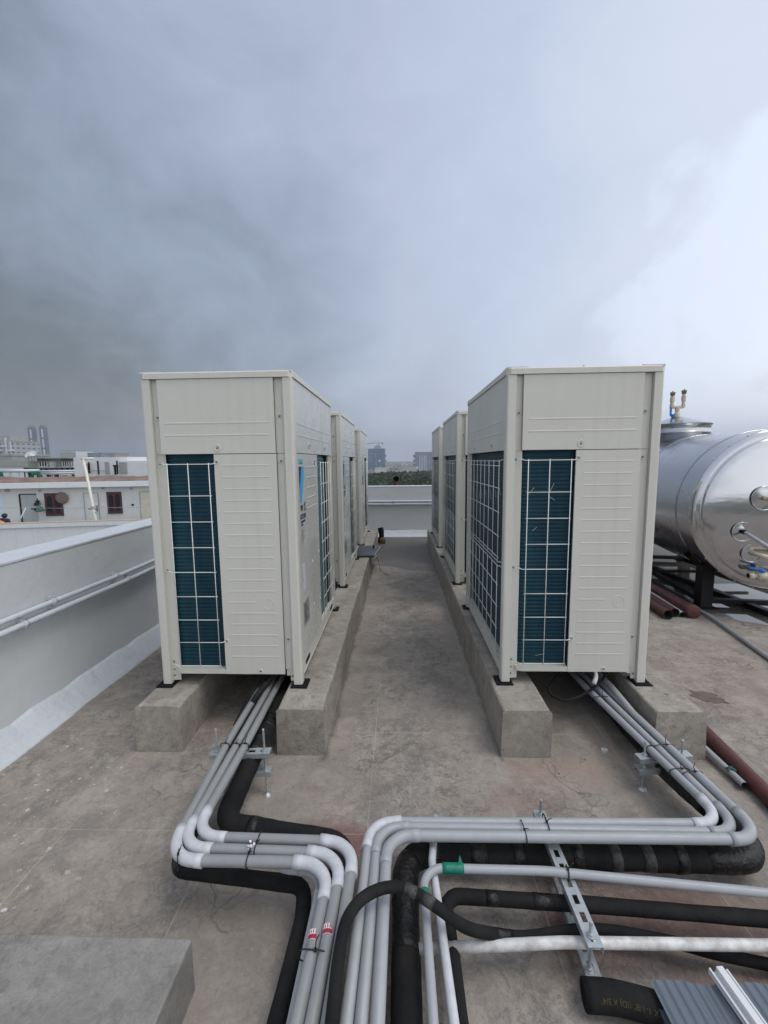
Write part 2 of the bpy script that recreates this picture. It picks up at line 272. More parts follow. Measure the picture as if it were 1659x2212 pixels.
# ---------------------------------------------------------------- mesh helpers
class MB:
    def __init__(s): s.v = []; s.f = []; s.sm = []
    def add(s, v, f, smooth=False):
        o = len(s.v); s.v += [tuple(p) for p in v]; s.f += [[i+o for i in q] for q in f]; s.sm += [smooth]*len(f); return s
    def box(s, x0, x1, y0, y1, z0, z1):
        v = [(x, y, z) for z in (z0, z1) for y in (y0, y1) for x in (x0, x1)]
        return s.add(v, [(0, 2, 3, 1), (4, 5, 7, 6), (0, 1, 5, 4), (2, 6, 7, 3), (0, 4, 6, 2), (1, 3, 7, 5)])
    def obox(s, c, ax, ay, az):       # oriented box: centre and three half-vectors
        c, ax, ay, az = map(Vector, (c, ax, ay, az))
        v = [c+ax*i+ay*j+az*k for k in (-1, 1) for j in (-1, 1) for i in (-1, 1)]
        return s.add(v, [(0, 2, 3, 1), (4, 5, 7, 6), (0, 1, 5, 4), (2, 6, 7, 3), (0, 4, 6, 2), (1, 3, 7, 5)])
    def bar(s, a, b, w, h, upv=(0, 0, 1)):
        a, b = Vector(a), Vector(b); d = b-a; l = d.length; d.normalize(); u = Vector(upv); sx = d.cross(u)
        if sx.length < 1e-6: sx = d.cross(Vector((1, 0, 0)))
        sx.normalize(); u = sx.cross(d)
        return s.obox((a+b)/2, d*l/2, sx*w/2, u*h/2)
    def prism(s, poly, o, ex, ey, ez, smooth=False):   # poly in (ex,ey), extruded along ez
        o, ex, ey, ez = map(Vector, (o, ex, ey, ez)); n = len(poly)
        v = [o+ex*a+ey*b for a, b in poly]+[o+ex*a+ey*b+ez for a, b in poly]
        f = [list(range(n))[::-1], list(range(n, 2*n))]
        s.add(v, f); s.add(v, [(i, (i+1) % n, n+(i+1) % n, n+i) for i in range(n)], smooth); return s
    def tube(s, path, r, seg=12, cap=True, closed=False, rfun=None):
        P = [Vector(p) for p in path]; n = len(P); T = []
        for i in range(n):
            a = P[i-1] if (i > 0 or closed) else P[i]; b = P[(i+1) % n] if (i < n-1 or closed) else P[i]
            T.append((b-a).normalized())
        ref = Vector((0, 0, 1)) if abs(T[0].z) < .9 else Vector((1, 0, 0))
        u = T[0].cross(ref).normalized(); V = []
        for i in range(n):
            u = (u-T[i]*u.dot(T[i])).normalized(); w = T[i].cross(u)
            rr = rfun(i) if rfun else (r[i] if isinstance(r, (list, tuple)) else r)
            V += [P[i]+(u*cos(2*pi*k/seg)+w*sin(2*pi*k/seg))*rr for k in range(seg)]
        F = []
        for i in range(n if closed else n-1):
            a, b = i*seg, ((i+1) % n)*seg
            F += [(a+k, a+(k+1) % seg, b+(k+1) % seg, b+k) for k in range(seg)]
        s.add(V, F, True)
        if cap and not closed:
            s.add(V[:seg], [list(range(seg))[::-1]]); s.add(V[-seg:], [list(range(seg))])
        return s
    def lathe(s, prof, o, axis, seg=24, smooth=True):  # prof: (radius, along)
        o, ax = Vector(o), Vector(axis).normalized(); ref = Vector((0, 0, 1)) if abs(ax.z) < .9 else Vector((1, 0, 0))
        u = ax.cross(ref).normalized(); w = ax.cross(u); V = []
        for r, h in prof: V += [o+ax*h+(u*cos(2*pi*k/seg)+w*sin(2*pi*k/seg))*r for k in range(seg)]
        F = [(i*seg+k, i*seg+(k+1) % seg, (i+1)*seg+(k+1) % seg, (i+1)*seg+k) for i in range(len(prof)-1) for k in range(seg)]
        return s.add(V, F, smooth)
    def build(s, name, m, parent=None, loc=None, bevel=0, **tags):
        me = bpy.data.meshes.new(name); me.from_pydata(s.v, [], s.f); me.update()
        me.polygons.foreach_set('use_smooth', s.sm)
        bm = bmesh.new(); bm.from_mesh(me)
        bmesh.ops.remove_doubles(bm, verts=bm.verts, dist=1e-5)
        if bevel: bmesh.ops.bevel(bm, geom=[e for e in bm.edges if len(e.link_faces) == 2 and e.calc_face_angle(0) > .6], offset=bevel, segments=2, affect='EDGES', profile=.5)
        bmesh.ops.recalc_face_normals(bm, faces=bm.faces)
        bm.to_mesh(me); bm.free()
        me.materials.append(MT[m] if isinstance(m, str) else m)
        o = bpy.data.objects.new(name, me); COL.objects.link(o)
        if parent: o.parent = parent
        if loc is not None: o.location = loc
        tag(o, **tags); return o
def tag(o, label=None, cat=None, group=None, kind=None):
    if label: o['label'] = label
    if cat: o['category'] = cat
    if group: o['group'] = group
    if kind: o['kind'] = kind
    return o
def thing(name, label, cat, loc=(0, 0, 0), rz=0.0, group=None):
    o = bpy.data.objects.new(name, None); COL.objects.link(o); o.empty_display_size = .1
    o.location = loc; o.rotation_euler = (0, 0, rz); return tag(o, label, cat, group)
def copy_tree(o, parent=None):
    c = o.copy(); COL.objects.link(c); c.parent = parent
    for ch in list(o.children): copy_tree(ch, c)
    return c
def text_mesh(body, size, name, m, parent, mw, depth=.0006, sx=1.0, shear=0.0, label=None):
    cu = bpy.data.curves.new(name, 'FONT'); cu.body = body; cu.size = size; cu.extrude = depth; cu.align_x = 'LEFT'; cu.shear = shear
    to = bpy.data.objects.new('tmp', cu); COL.objects.link(to)
    dg = bpy.context.evaluated_depsgraph_get(); me = bpy.data.meshes.new_from_object(to.evaluated_get(dg))
    bpy.data.objects.remove(to); me.transform(Matrix.Diagonal((sx, 1, 1, 1))); me.transform(mw); me.materials.clear(); me.materials.append(MT[m])
    o = bpy.data.objects.new(name, me); COL.objects.link(o)
    if parent: o.parent = parent
    if label: o['label'] = label
    return o
def fillet(pts, R, n=8):
    """round every inner corner of a polyline; returns path and the index ranges of the arcs"""
    P = [Vector(p) for p in pts]; out = [P[0]]; arcs = []
    for i in range(1, len(P)-1):
        rr = R[i-1] if isinstance(R, (list, tuple)) else R
        a, b = (P[i-1]-P[i]), (P[i+1]-P[i]); la, lb = a.length, b.length; a.normalize(); b.normalize()
        ang = a.angle(b); tl = min(rr/math.tan(ang/2), la*.49, lb*.49); r_ = tl*math.tan(ang/2)
        c = P[i]+(a+b).normalized()*(r_/sin(ang/2)); s0, s1 = P[i]+a*tl, P[i]+b*tl
        v0, v1 = s0-c, s1-c; tot = v0.angle(v1); arc = []
        for k in range(n+1):
            f = k/n; arc.append(c+(v0*sin((1-f)*tot)+v1*sin(f*tot))/sin(tot))
        arcs.append((len(out), len(out)+n)); out += arc
    out.append(P[-1]); return out, arcs
def smooth_path(pts, n=6):            # Catmull-Rom
    P = [Vector(p) for p in pts]; P = [P[0]*2-P[1]]+P+[P[-1]*2-P[-2]]; out = []
    for i in range(1, len(P)-2):
        for k in range(n):
            t = k/n; a, b, c, d = P[i-1:i+3]
            out.append(.5*((2*b)+(c-a)*t+(2*a-5*b+4*c-d)*t*t+(3*b-a-3*c+d)*t**3))
    out.append(P[-2]); return out
# ================================================================= SETTING
g = MB(); g.box(-6000, 6000, -6000, 9000, -21, -20); g.build('ground', mat('far_ground', (.085, .10, .07), .95, var=1, vs=.012, col2=(.16, .15, .13)), kind='structure')
f = MB()
nx, ny = 60, 60
xs = np.linspace(-2.3, 14, nx); ys = np.linspace(-4, 8.5, ny)
v = [(x, y, 0.0) for y in ys for x in xs]
f.add(v, [(j*nx+i, j*nx+i+1, (j+1)*nx+i+1, (j+1)*nx+i) for j in range(ny-1) for i in range(nx-1)])
f.build('roof_floor', 'floor', kind='structure')
b = MB(); b.box(-2.27, 14, -4, 8.45, -20, -.02); b.build('host_building', 'nwhite', label='pale building whose flat roof carries the units and pipes', cat='building')
def cove_strip(length, wob, seed):    # sloping painted fillet at the foot of a parapet, profile in (out, z)
    rnd = random.Random(seed); m = MB(); n = int(length/.12); V = []
    for i in range(n+1):
        y = length*i/n; a = wob*(rnd.random()-.5); c = wob*(rnd.random()-.5)
        V += [(0, y, .115+c), (.018, y, .105+c), (.075, y, .045+a*.3), (.12+a, y, .006), (.126+a, y, -.004), (0, y, -.004)]
    m.add(V, [(i*6+k, i*6+(k+1) % 6, (i+1)*6+(k+1) % 6, (i+1)*6+k) for i in range(n) for k in range(6)]); return m
def parapet(name, label, length, h, loc, rz):
    t = thing(name, label, 'wall', loc, rz)
    m = MB(); m.box(-.23, 0, 0, length, -.05, h-.012); m.build('wall_face', 'wall', t)
    m = MB(); m.box(-.235, .004, -.002, length+.002, h-.011, h+.006); m.build('coping', 'cove', t, bevel=.004)
    cove_strip(length, .016, int(length*10)).build('cove', 'cove', t); return t
parapet('parapet_wall', 'long grey parapet wall with pale coping beside the left row of units', 12.17, .945, (-2.025, -4, 0), 0)
parapet('parapet_wall', 'white parapet wall closing the far end of the aisle between the units', 16.0, .955, (-2.02, 8.215, 0), -pi/2)
# conduits clipped on the parapets
def clipped_run(name, label, a, b, r, clips, m='plight', nrm=(1, 0, 0)):
    t = thing(name, label, 'pipe', a); A, B = Vector(a), Vector(b); d = (B-A); nv = Vector(nrm); p = MB()
    n = 14; pth = [d*i/n+Vector((0, 0, .004*sin(i*1.9)))+nv*.003*sin(i*2.3) for i in range(n+1)]
    p.tube(pth, r, 12); p.build('conduit', m, t)
    for c in clips:
        k = MB(); q = d*c; dn = d.normalized(); up_ = Vector((0, 0, 1))
        k.tube([q-dn*.012, q+dn*.012], r+.0035, 12); k.obox(q-nv*(r+.002)-up_*(r+.006), dn*.012, nv*.008, up_*.012); k.obox(q-nv*(r+.002)+up_*(r+.006), dn*.012, nv*.008, up_*.010)
        k.build('clip', 'pwhite', t)
    return t
clipped_run('wall_conduit', 'upper of two painted conduits clipped along the left parapet', (-1.985, -1, .665), (-1.985, 8.12, .665), .0155, [(y+1)/9.12 for y in (-.2, 1.3, 2.33, 2.88, 4.1, 5.4, 6.8)], 'cove')
clipped_run('wall_conduit', 'lower of two painted conduits clipped along the left parapet', (-1.975, -1, .611), (-1.975, 8.13, .611), .0165, [(y+1)/9.13 for y in (-.3, 1.1, 2.12, 2.99, 4.2, 5.5, 6.9)], 'cove')
clipped_run('wall_conduit', 'upper white conduit across the end parapet wall', (-1.98, 8.17, .675), (10, 8.17, .675), .020, [(x+1.98)/11.98 for x in (-.1, 1.9, 4, 6)], 'cove', (0, -1, 0))
clipped_run('wall_conduit', 'lower white conduit across the end parapet wall', (-1.96, 8.168, .622), (10, 8.168, .622), .022, [(x+1.96)/11.96 for x in (-.29, .54, 2.9, 5)], 'cove', (0, -1, 0))
# ---------------------------------------------------------------- concrete plinths
HK = .24
def plinth(label, x0, x1, y0, y1, seed):
    rnd = random.Random(seed); m = MB(); n = 44; V = []
    for i in range(n+1):
        y = y0+(y1-y0)*i/n; j = lambda s=.005: (rnd.random()-.5)*s
        V += [(x0+j(), y, -.01), (x0+.004+j(), y, HK-.008), (x0+.012, y, HK+j(.004)), (x1-.012, y, HK+j(.004)), (x1-.004+j(.010), y, HK-.008+j(.008)), (x1+j(), y, -.01)]
    m.add(V, [(i*6+k, i*6+(k+1) % 6, (i+1)*6+(k+1) % 6, (i+1)*6+k) for i in range(n) for k in range(6)])
    m.add(V[:6], [(0, 1, 2, 3, 4, 5)]); m.add(V[-6:], [(5, 4, 3, 2, 1, 0)])
    return m.build('concrete_plinth', 'conc', bevel=.004, label=label, cat='plinth', group='long concrete plinths under the units')
plinth('outer plinth of the left row, nearest the long parapet', -1.328, -1.100, 1.975, 7.55, 1)
plinth('plinth of the left row bordering the central aisle', -.612, -.378, 1.962, 7.48, 2)
plinth('plinth of the right row bordering the central aisle', .492, .727, 1.965, 7.45, 3)
plinth('outer plinth of the right row with a red pipe lying beside it', 1.220, 1.455, 1.965, 7.50, 4)
m = MB(); m.box(-1.6, -.573, -.6, 1.012, -.01, .158)
m.build('concrete_block', 'block', bevel=.005, label='low wide concrete block in the near left corner', cat='concrete block')
# ================================================================= OUTDOOR UNIT
UH, UW, UD = 1.655, .765, 1.24
SEAM = 1.248
def rib(m, a, b, h, nrm, w=.0055, d=.0035):   # raised pressing line from a to b
    a, b, nrm, h = Vector(a), Vector(b), Vector(nrm), Vector(h); dd = (b-a).normalized()
    d *= .38; sec = [(-w*1.1, -.001), (-w*.5, d), (w*.5, d), (w*1.1, -.001)]
    V = [a+h*s+nrm*t for s, t in sec]+[b+h*s+nrm*t for s, t in sec]
    V[0] -= dd*.004; V[3] -= dd*.004; V[4] += dd*.004; V[7] += dd*.004
    m.add(V, [(0, 1, 2, 3), (4, 7, 6, 5), (0, 4, 5, 1), (1, 5, 6, 2), (2, 6, 7, 3)])
def make_screw_mesh():
    m = MB(); m.lathe([(.0001, .004), (.0045, .0035), (.0062, .0015), (.0065, -.002)], (0, 0, 0), (0, -1, 0), 10)
    m.lathe([(.0030, .0062), (.0034, .003)], (0, 0, 0), (0, -1, 0), 6, False); m.lathe([(.0001, .0062), (.0030, .0062)], (0, 0, 0), (0, -1, 0), 6, False)
    return m
SCREW = None
def screw(parent, p, face='-y'):
    global SCREW
    if SCREW is None:
        o = make_screw_mesh().build('screw', 'screw', parent); SCREW = o.data
    else:
        o = bpy.data.objects.new('screw', SCREW); COL.objects.link(o); o.parent = parent
    o.location = p; o.rotation_euler = {'-y': (0, 0, 0), '+y': (0, 0, pi), '+x': (0, 0, pi/2), '-x': (0, 0, -pi/2), '+z': (-pi/2, 0, 0)}[face]
def dimple(m, p, nrm, r=.017):
    m.lathe([(r, -.001), (r*.93, .0030), (r*.84, .0032), (r*.5, .0004), (.0005, .0004)], p, nrm, 18)
def guard(parent, pts_h, zs, us, pt, outw, name='wire_guard', r=.0021, ext=None):
    """wires: horizontals at zs from us[0] to us[-1], verticals at us; pt(u,z,o)->point"""
    m = MB()
    for i, z in enumerate(zs):
        e0, e1 = (ext or {}).get(i, (0, 0))
        path = [pt(us[0]-.006, z, outw), pt(us[-1]+.006, z, outw)]
        if e0: path = [pt(us[0]-e0, z+.006, .004), pt(us[0]-e0*.55, z+.006, .006), pt(us[0]-e0*.35, z, outw)]+path
        if e1: path += [pt(us[-1]+e1*.4, z, outw), pt(us[-1]+e1, z+.004, .004)]
        m.tube(path, r, 6)
    for u in us: m.tube([pt(u, zs[0]+.006, outw+.003), pt(u, zs[-1]-.006, outw+.003)], r, 6)
    return m.build(name, 'wire', parent)
def coil_sheet(path2d, z0, z1, name, mt, parent, pitch=.0205, amp=.0013):
    """corrugated coil face following a plan path; normal side = left of the path direction"""
    P = [Vector((a, b)) for a, b in path2d]; nz = int((z1-z0)/pitch)*6; V = []; nP = len(P)
    nr = []
    for i in range(nP):
        a = P[max(i-1, 0)]; b = P[min(i+1, nP-1)]; d = (b-a).normalized(); nr.append(Vector((d.y, -d.x)))
    for k in range(nz+1):
        z = z0+(z1-z0)*k/nz; ph = (k % 6)/6; o = amp*(abs(sin(pi*ph))**.6-.5)*2
        for p, n in zip(P, nr):
            w_ = 2.4 if abs(n.x) > .12 and abs(n.y) > .12 else 1.0
            V.append((p.x+n.x*o*w_, p.y+n.y*o*w_, z))
    m = MB(); m.add(V, [(k*nP+i, k*nP+i+1, (k+1)*nP+i+1, (k+1)*nP+i) for k in range(nz) for i in range(nP-1)], True)
    return m.build(name, mt, parent)
def make_unit(label):
    t = thing('outdoor_unit', label, 'air conditioner', group='tall grey outdoor units standing on the plinths')
    # corner posts with a folded flange on each side face
    def post(cx, sx, cy, sy):          # corner at (cx,cy); body goes sx*, sy* inwards
        c = .009; w = .046
        poly = [(c, 0), (w, 0), (w, .030), (w-.008, .032), (.032, w-.008), (.030, w), (0, w), (0, c), (c*.3, c*.3)]
        m = MB(); m.prism([(cx+sx*a, cy+sy*b_) for a, b_ in poly], (0, 0, .012), (1, 0, 0), (0, 1, 0), (0, 0, UH-.045))
        # flange lying recessed beside the post, on the end (y) face
        m.box(*sorted((cx+sx*w, cx+sx*.089)), *sorted((cy+sy*.026, cy+sy*.0285)), .022 if sx > 0 else .05, UH-.04)
        m.box(*sorted((cx+sx*w, cx+sx*.068)), *sorted((cy+sy*.024, cy+sy*.0258)), .022, .10)
        # flange on the long (x) face
        m.box(*sorted((cx+sx*.022, cx+sx*.0245)), *sorted((cy+sy*w, cy+sy*.078)), .05, UH-.04)
        return m.build('corner_post', 'cab', t)
    for cx, sx in ((-UW, 1), (0, -1)):
        for cy, sy in ((0, 1), (UD, -1)):
            post(cx, sx, cy, sy)
            fm = MB(); x0, x1 = sorted((cx-sx*.028, cx+sx*.062)); y0, y1 = sorted((cy-sy*.022, cy+sy*.075))
            fm.box(x0, x1, y0, y1, -.001, .007)
            for q in range(5): fm.box(x0+.004+q*.017, x0+.014+q*.017, y0, y1, .0072, .011)
            fm.build('foot_pad', 'rubber', t, bevel=.0015)
    # cap frame
    m = MB(); z0, z1 = UH-.032, UH; e = .006; c = .022
    out = [(-UW-e+c, -e), (-c+e, -e), (e, c-e), (e, UD-c+e), (-c+e, UD+e), (-UW-e+c, UD+e), (-UW-e, UD-c+e), (-UW-e, c-e)]
    k = .022; inn = [(max(-UW+k, min(-k, a)), max(k, min(UD-k, b_))) for a, b_ in out]
    V = [(a, b_, z) for z in (z0, z1-.006) for a, b_ in out]+[(a*(1)+(.006 if a < -UW/2 else -.006), b_+(.006 if b_ < UD/2 else -.006), z1) for a, b_ in out]+[(a, b_, z1) for a, b_ in inn]+[(a, b_, z0) for a, b_ in inn]
    F = []
    for i in range(8):
        j = (i+1) % 8
        for L_ in range(4): F.append((L_*8+i, L_*8+j, (L_+1)*8+j, (L_+1)*8+i))
        F.append((32+i, 32+j, j, i))
    m.add(V, F)
    for cx in (-UW+.05, -.05):
        for cy in (.05, UD-.05): m.box(cx-.05, cx+.05, cy-.05, cy+.05, UH-.006, UH+.004)
    m.build('cap_frame', 'cab', t)
    m = MB(); m.box(-UW+.02, -.02, .02, UD-.02, UH-.03, UH-.012); top = m.build('top_plate', 'cab', t)
    for fy in (.325, .915):
        m = MB()
        for r_ in (.06, .10, .14, .18, .22, .26): m.tube([(-UW/2+cos(a)*r_, fy+sin(a)*r_, UH+.012-.02*(r_/.26)**2) for a in [2*pi*q/28 for q in range(28)]], .002, 5, closed=True)
        for q in range(8): a = 2*pi*q/8; m.tube([(-UW/2+cos(a)*.03, fy+sin(a)*.03, UH+.014), (-UW/2+cos(a)*.27, fy+sin(a)*.27, UH-.006)], .0022, 5)
        gd = m.build('fan_guard', 'wire', t)
        m = MB(); m.lathe([(.28, -.02), (.285, .004), (.27, .006), (.262, -.011)], (-UW/2, fy, UH-.008), (0, 0, 1), 32); m.build('fan_ring', 'cab', gd)
        m = MB(); m.lathe([(.262, 0), (.0005, 0)], (-UW/2, fy, UH-.0105), (0, 0, 1), 28, False); m.build('fan_opening', 'cabdark', gd)
    # inner dark body so that nothing is hollow
    m = MB(); m.box(-UW+.075, -.035, .06, UD-.06, .09, UH-.05); m.build('inner_body', 'cabdark', t)
    # end faces (y=0 side, and the same mirrored at y=UD)
    for sgn, yb in ((1, 0.0), (-1, UD)):
        Y = lambda d: yb+sgn*d
        nv = (0, -sgn, 0); face = '-y' if sgn > 0 else '+y'
        def B(m_, x0, x1, d0, d1, z0, z1): y0, y1 = sorted((Y(d0), Y(d1))); m_.box(x0, x1, y0, y1, z0, z1)
        m = MB(); B(m, -.683, -.095, .001, .012, SEAM+.002, UH-.034)
        # stepped side edges of the pressed panel
        B(m, -.7185, -.683, .0205, .0245, SEAM+.002, UH-.034); B(m, -.095, -.0475, .0205, .0245, SEAM+.002, UH-.034)
        for z in (1.404, 1.343): rib(m, (-.655, Y(.001), z), (-.125, Y(.001), z), (0, 0, 1), nv)
        dimple(m, (-.392, Y(.001), 1.279), nv, .019)
        for sx_ in (-.700, -.073): dimple(m, (sx_, Y(.0205), 1.435), nv, .014)
        m.build('upper_panel', 'cab', t)
        m = MB(); B(m, -.413, -.093, .001, .010, .070, SEAM-.0015); B(m, -.093, -.0475, .0207, .0245, .09, SEAM-.0015)
        for i in range(18):
            z = 1.190-i*.0601
            rib(m, (-.372, Y(.001), z), (-.235 if i == 12 else -.128, Y(.001), z), (0, 0, 1), nv, .005, .0026)
        m.lathe([(.0305, -.001), (.0300, .0012), (.0275, .0012), (.0270, -.001)], (-.165, Y(.001), .460), nv, 28)
        for p_ in ((-.401, 1.208), (-.401, .256), (-.225, .086)): dimple(m, (p_[0], Y(.001), p_[1]), nv, .013)
        for p_ in ((-.073, 1.208), (-.073, .258)): dimple(m, (p_[0], Y(.0207), p_[1]), nv, .014)
        m.build('side_panel', 'cab', t)
        for p_ in ((-.392, .002, 1.279), (-.700, .0205, 1.435), (-.073, .0205, 1.435), (-.401, .002, 1.208), (-.401, .002, .256), (-.225, .002, .086), (-.073, .0207, 1.208), (-.073, .0207, .258), (-.708, .026, 1.203), (-.708, .026, .637), (-.708, .026, .128), (-.708, .026, .085), (-.71, .024, .05), (-.056, .024, .05)):
            screw(t, (p_[0], Y(p_[1]), p_[2]), face)
        # base tray lip below the coil
        m = MB(); m.prism([(-.700, Y(.040)), (-.684, Y(.012)), (-.655, Y(.003)), (-.413, Y(.003)), (-.413, Y(.05)), (-.700, Y(.06))], (0, 0, .070), (1, 0, 0), (0, 1, 0), (0, 0, .026))
        m.build('base_tray', 'cab', t)
        us = [-.653, -.546, -.438]
        zs = [1.198, 1.036, .901, .766, .634, .503, .375, .250, .119]
        guard(t, None, zs, us, lambda u, z, o: (u, Y(-o+.004), z), .010, ext={0: (.053, .035), 4: (.055, 0), 8: (.055, 0), 7: (0, .035)})
    # coil wrapping both ends and the back
    pth = [(-.34, .036), (-.45, .036), (-.52, .036), (-.59, .036), (-.62, .037)]
    cx, cy, R = -.640, .117, .080
    arc = [(cx-R*sin(a), cy-R*cos(a)) for a in [pi/2*q/9 for q in range(10)]]
    pth = pth[:4]+arc; mid = [(cx-R, y) for y in (.25, .4, .62, .84, .99)]
    pth = pth+mid+[(x, UD-y) for x, y in arc[::-1]]+[(-.59, UD-.036), (-.45, UD-.036), (-.34, UD-.036)]
    pth = pth[::-1]
    coil_sheet(pth, .096, SEAM+.004, 'coil', 'coil', t)
    # back (x=-UW): upper panel, mesh, base rail
    X0 = -UW; m = MB()
    m.box(X0+.001, X0+.014, .0475, UD-.0475, SEAM+.002, UH-.034)
    for z in (1.404, 1.343): rib(m, (X0+.001, .09, z), (X0+.001, UD-.09, z), (0, 0, 1), (-1, 0, 0))
    for y in (.34, .90): dimple(m, (X0+.001, y, 1.285), (-1, 0, 0), .019)
    m.build('upper_panel', 'cab', t)
    for y in (.34, .90): screw(t, (X0, y, 1.285), '-x')
    us = [.105+.128*i for i in range(9)]
    guard(t, None, [1.196, 1.170, 1.050, .920, .790, .672, .650], us, lambda u, z, o: (X0-o+.004, u, z), .010, ext={0: (.05, .05), 6: (.05, .05)})
    guard(t, None, [.626, .520, .395, .270, .150, .125], us, lambda u, z, o: (X0-o+.004, u+.004, z), .010, ext={0: (.05, .05), 5: (.05, .05)})
    m = MB(); m.box(X0+.003, X0+.05, .0475, UD-.0475, .045, .094)
    for y in (.16, 1.0): m.box(X0+.0015, X0+.004, y-.03, y+.03, .052, .082)
    m.build('base_rail', 'cab', t)
    # front (x=0): upper panel, door, coil window, mesh, rail
    m = MB(); m.box(-.014, -.001, .0475, UD-.0475, SEAM+.002, UH-.034)
    for z in (1.404, 1.343): rib(m, (-.001, .09, z), (-.001, UD-.09, z), (0, 0, 1), (1, 0, 0))
    for y in (.38, .92): dimple(m, (-.001, y, 1.30), (1, 0, 0), .019)
    m.build('upper_panel', 'cabgloss', t)
    for y in (.38, .92): screw(t, (0, y, 1.30), '+x')
    m = MB(); m.box(-.014, -.001, .0475, .615, .118, SEAM-.0015)
    for i in range(5): rib(m, (-.001, .27, 1.172-i*.0592), (-.001, .56, 1.172-i*.0592), (0, 0, 1), (1, 0, 0), .006, .004)
    for p_ in ((.585, 1.18), (.585, .62), (.585, .30), (.38, .60), (.38, .33)): dimple(m, (-.001, p_[0], p_[1]), (1, 0, 0), .012)
    door = m.build('service_door', 'cabgloss', t)
    m = MB()
    for i in range(3): m.box(-.001, -.0004, .515, .545, 1.200-i*.016, 1.209-i*.016)
    m.build('vent_slot', 'ink', door)
    m = MB(); m.box(-.03, -.0025, .0475, UD-.0475, .045, .116); m.box(-.0025, -.0005, .0475, UD-.0475, .108, .116); m.box(-.0025, -.0005, .0475, UD-.0475, .045, .052); m.build('base_rail', 'cab', t)
    for y in (.165, 1.03):
        m = MB(); m.prism([(y-.05, .068), (y+.05, .068), (y+.058, .082), (y+.05, .098), (y-.05, .098), (y-.058, .082)], (-.0028, 0, 0), (0, 1, 0), (0, 0, 1), (.001, 0, 0)); m.build('lifting_slot', 'blk', t)
    coil_sheet([(-.034, y) for y in (.62, .75, .9, 1.05, 1.13)], .118, SEAM+.003, 'coil_window', 'coilf', t)
    m = MB(); m.box(-.033, -.020, 1.055, 1.105, .118, SEAM+.003); m.build('window_gap', 'blk', t)
    m = MB(); m.box(-.045, -.006, 1.105, UD-.078, .118, SEAM+.003); m.build('window_jamb', 'cab', t)
    us = [.655, .755, .855, .955, 1.055]
    guard(t, None, [1.196, 1.055, .925, .795, .665, .535, .405, .28, .155], us, lambda u, z, o: (o-.004, u, z), .014, ext={i: (0, .065) for i in range(9)})
    # printing on the door
    yz = lambda y, z, s=1: Matrix(((0, 0, 1, .0), (1, 0, 0, y), (0, 1, 0, z), (0, 0, 0, 1)))
    text_mesh('DAIKIN', .042, 'brand_name', 'cyan2', door, yz(.088, 1.192), sx=.72)
    ex, ey, ez = (0, 1, 0), (0, 0, 1), (.0008, 0, 0)
    m = MB(); m.prism([(.092, 1.178), (.150, 1.178), (.104, 1.072), (.098, 1.050)], (-.0002, 0, 0), ex, ey, ez); m.build('emblem_dark', 'ink', door)
    m = MB(); m.prism([(.152, 1.178), (.215, 1.178), (.190, 1.100), (.130, .985), (.098, .985), (.098, 1.046), (.106, 1.072)], (-.0002, 0, 0), ex, ey, ez); m.build('emblem_blue', 'cyan', door)
    text_mesh('VRV', .046, 'lettering', 'ink', door, yz(.096, .940), sx=.8, shear=.2); text_mesh('X', .072, 'lettering', 'ink', door, yz(.178, .932), sx=.95, shear=.2)
    m = MB(); m.box(-.0002, .0005, .096, .222, .895, .920); bxp = m.build('name_bar', 'navy', door)
    text_mesh('INVERTER', .020, 'bar_lettering', 'greyst', bxp, yz(.106, .900) @ Matrix.Translation((0, 0, .0006)))
    text_mesh('REFRIGERANT\nR-410A', .0165, 'lettering', 'ink', door, yz(.098, .874), sx=1.0)
    m = MB()
    for i in range(7): m.box(-.0002, .0004, .100, .135+.06*((i*37 % 10)/10), .835-i*.011, .840-i*.011)
    m.build('small_print', 'greyst', door)
    m = MB(); m.prism([(.105, .645), (.158, .65), (.162, .50), (.108, .495)], (-.0004, 0, 0), ex, ey, ez); m.build('warning_sticker', 'sticker', door)
    m = MB(); m.box(-.0004, .0004, .100, .235, .295, .430); rp = m.build('rating_plate', 'greyst', door)
    m = MB()
    for i in range(7): m.box(.0004, .0009, .108, .150+.07*((i*53 % 10)/10), .412-i*.016, .418-i*.016)
    m.build('plate_lines', 'ink', rp)
    for x in (-.70, -.39, -.10): screw(t, (x, .012, UH+.001), '+z'); screw(t, (x, UD-.012, UH+.001), '+z')
    for y in (.3, .62, .94): screw(t, (-.012, y, UH+.001), '+z'); screw(t, (-UW+.012, y, UH+.001), '+z')
    return t
U = make_unit('nearest outdoor unit of the left row, blue logo on its aisle door')
U.location = (-.527, 2.180, HK)
for x, y, lb in ((-.527, 4.013, 'middle outdoor unit of the left row, behind the nearest one'), (-.527, 6.092, 'farthest outdoor unit of the left row, by the end wall'),
                 (1.309, 2.225, 'nearest outdoor unit of the right row, in front of the steel tank'), (1.309, 4.106, 'middle outdoor unit of the right row, wire guard to the aisle'), (1.309, 5.893, 'farthest outdoor unit of the right row, by the end wall')):
    c = copy_tree(U); c.location = (x, y, HK); c['label'] = lb
near_right = [o for o in bpy.data.objects if o.get('label', '').startswith('nearest outdoor unit of the right')][0]
for k, (y, z, l, a) in enumerate(((.95, 1.02, .05, .9), (.90, .98, .09, 1.15), (.84, 1.00, .06, 1.0), (.70, .985, .07, 1.1), (.55, .975, .06, 1.05), (.40, .965, .07, 1.2), (.33, .95, .05, 1.3), (.62, 1.16, .08, 1.45))):
    m = MB(); d_ = Vector((0, cos(a)*l/2, sin(a)*l/2)); m.bar(-d_, d_, .0022, .002, (1, 0, 0)); o = m.build('bent_fin', 'galv', near_right); o.location = (-UW+.0405, UD-y, z)
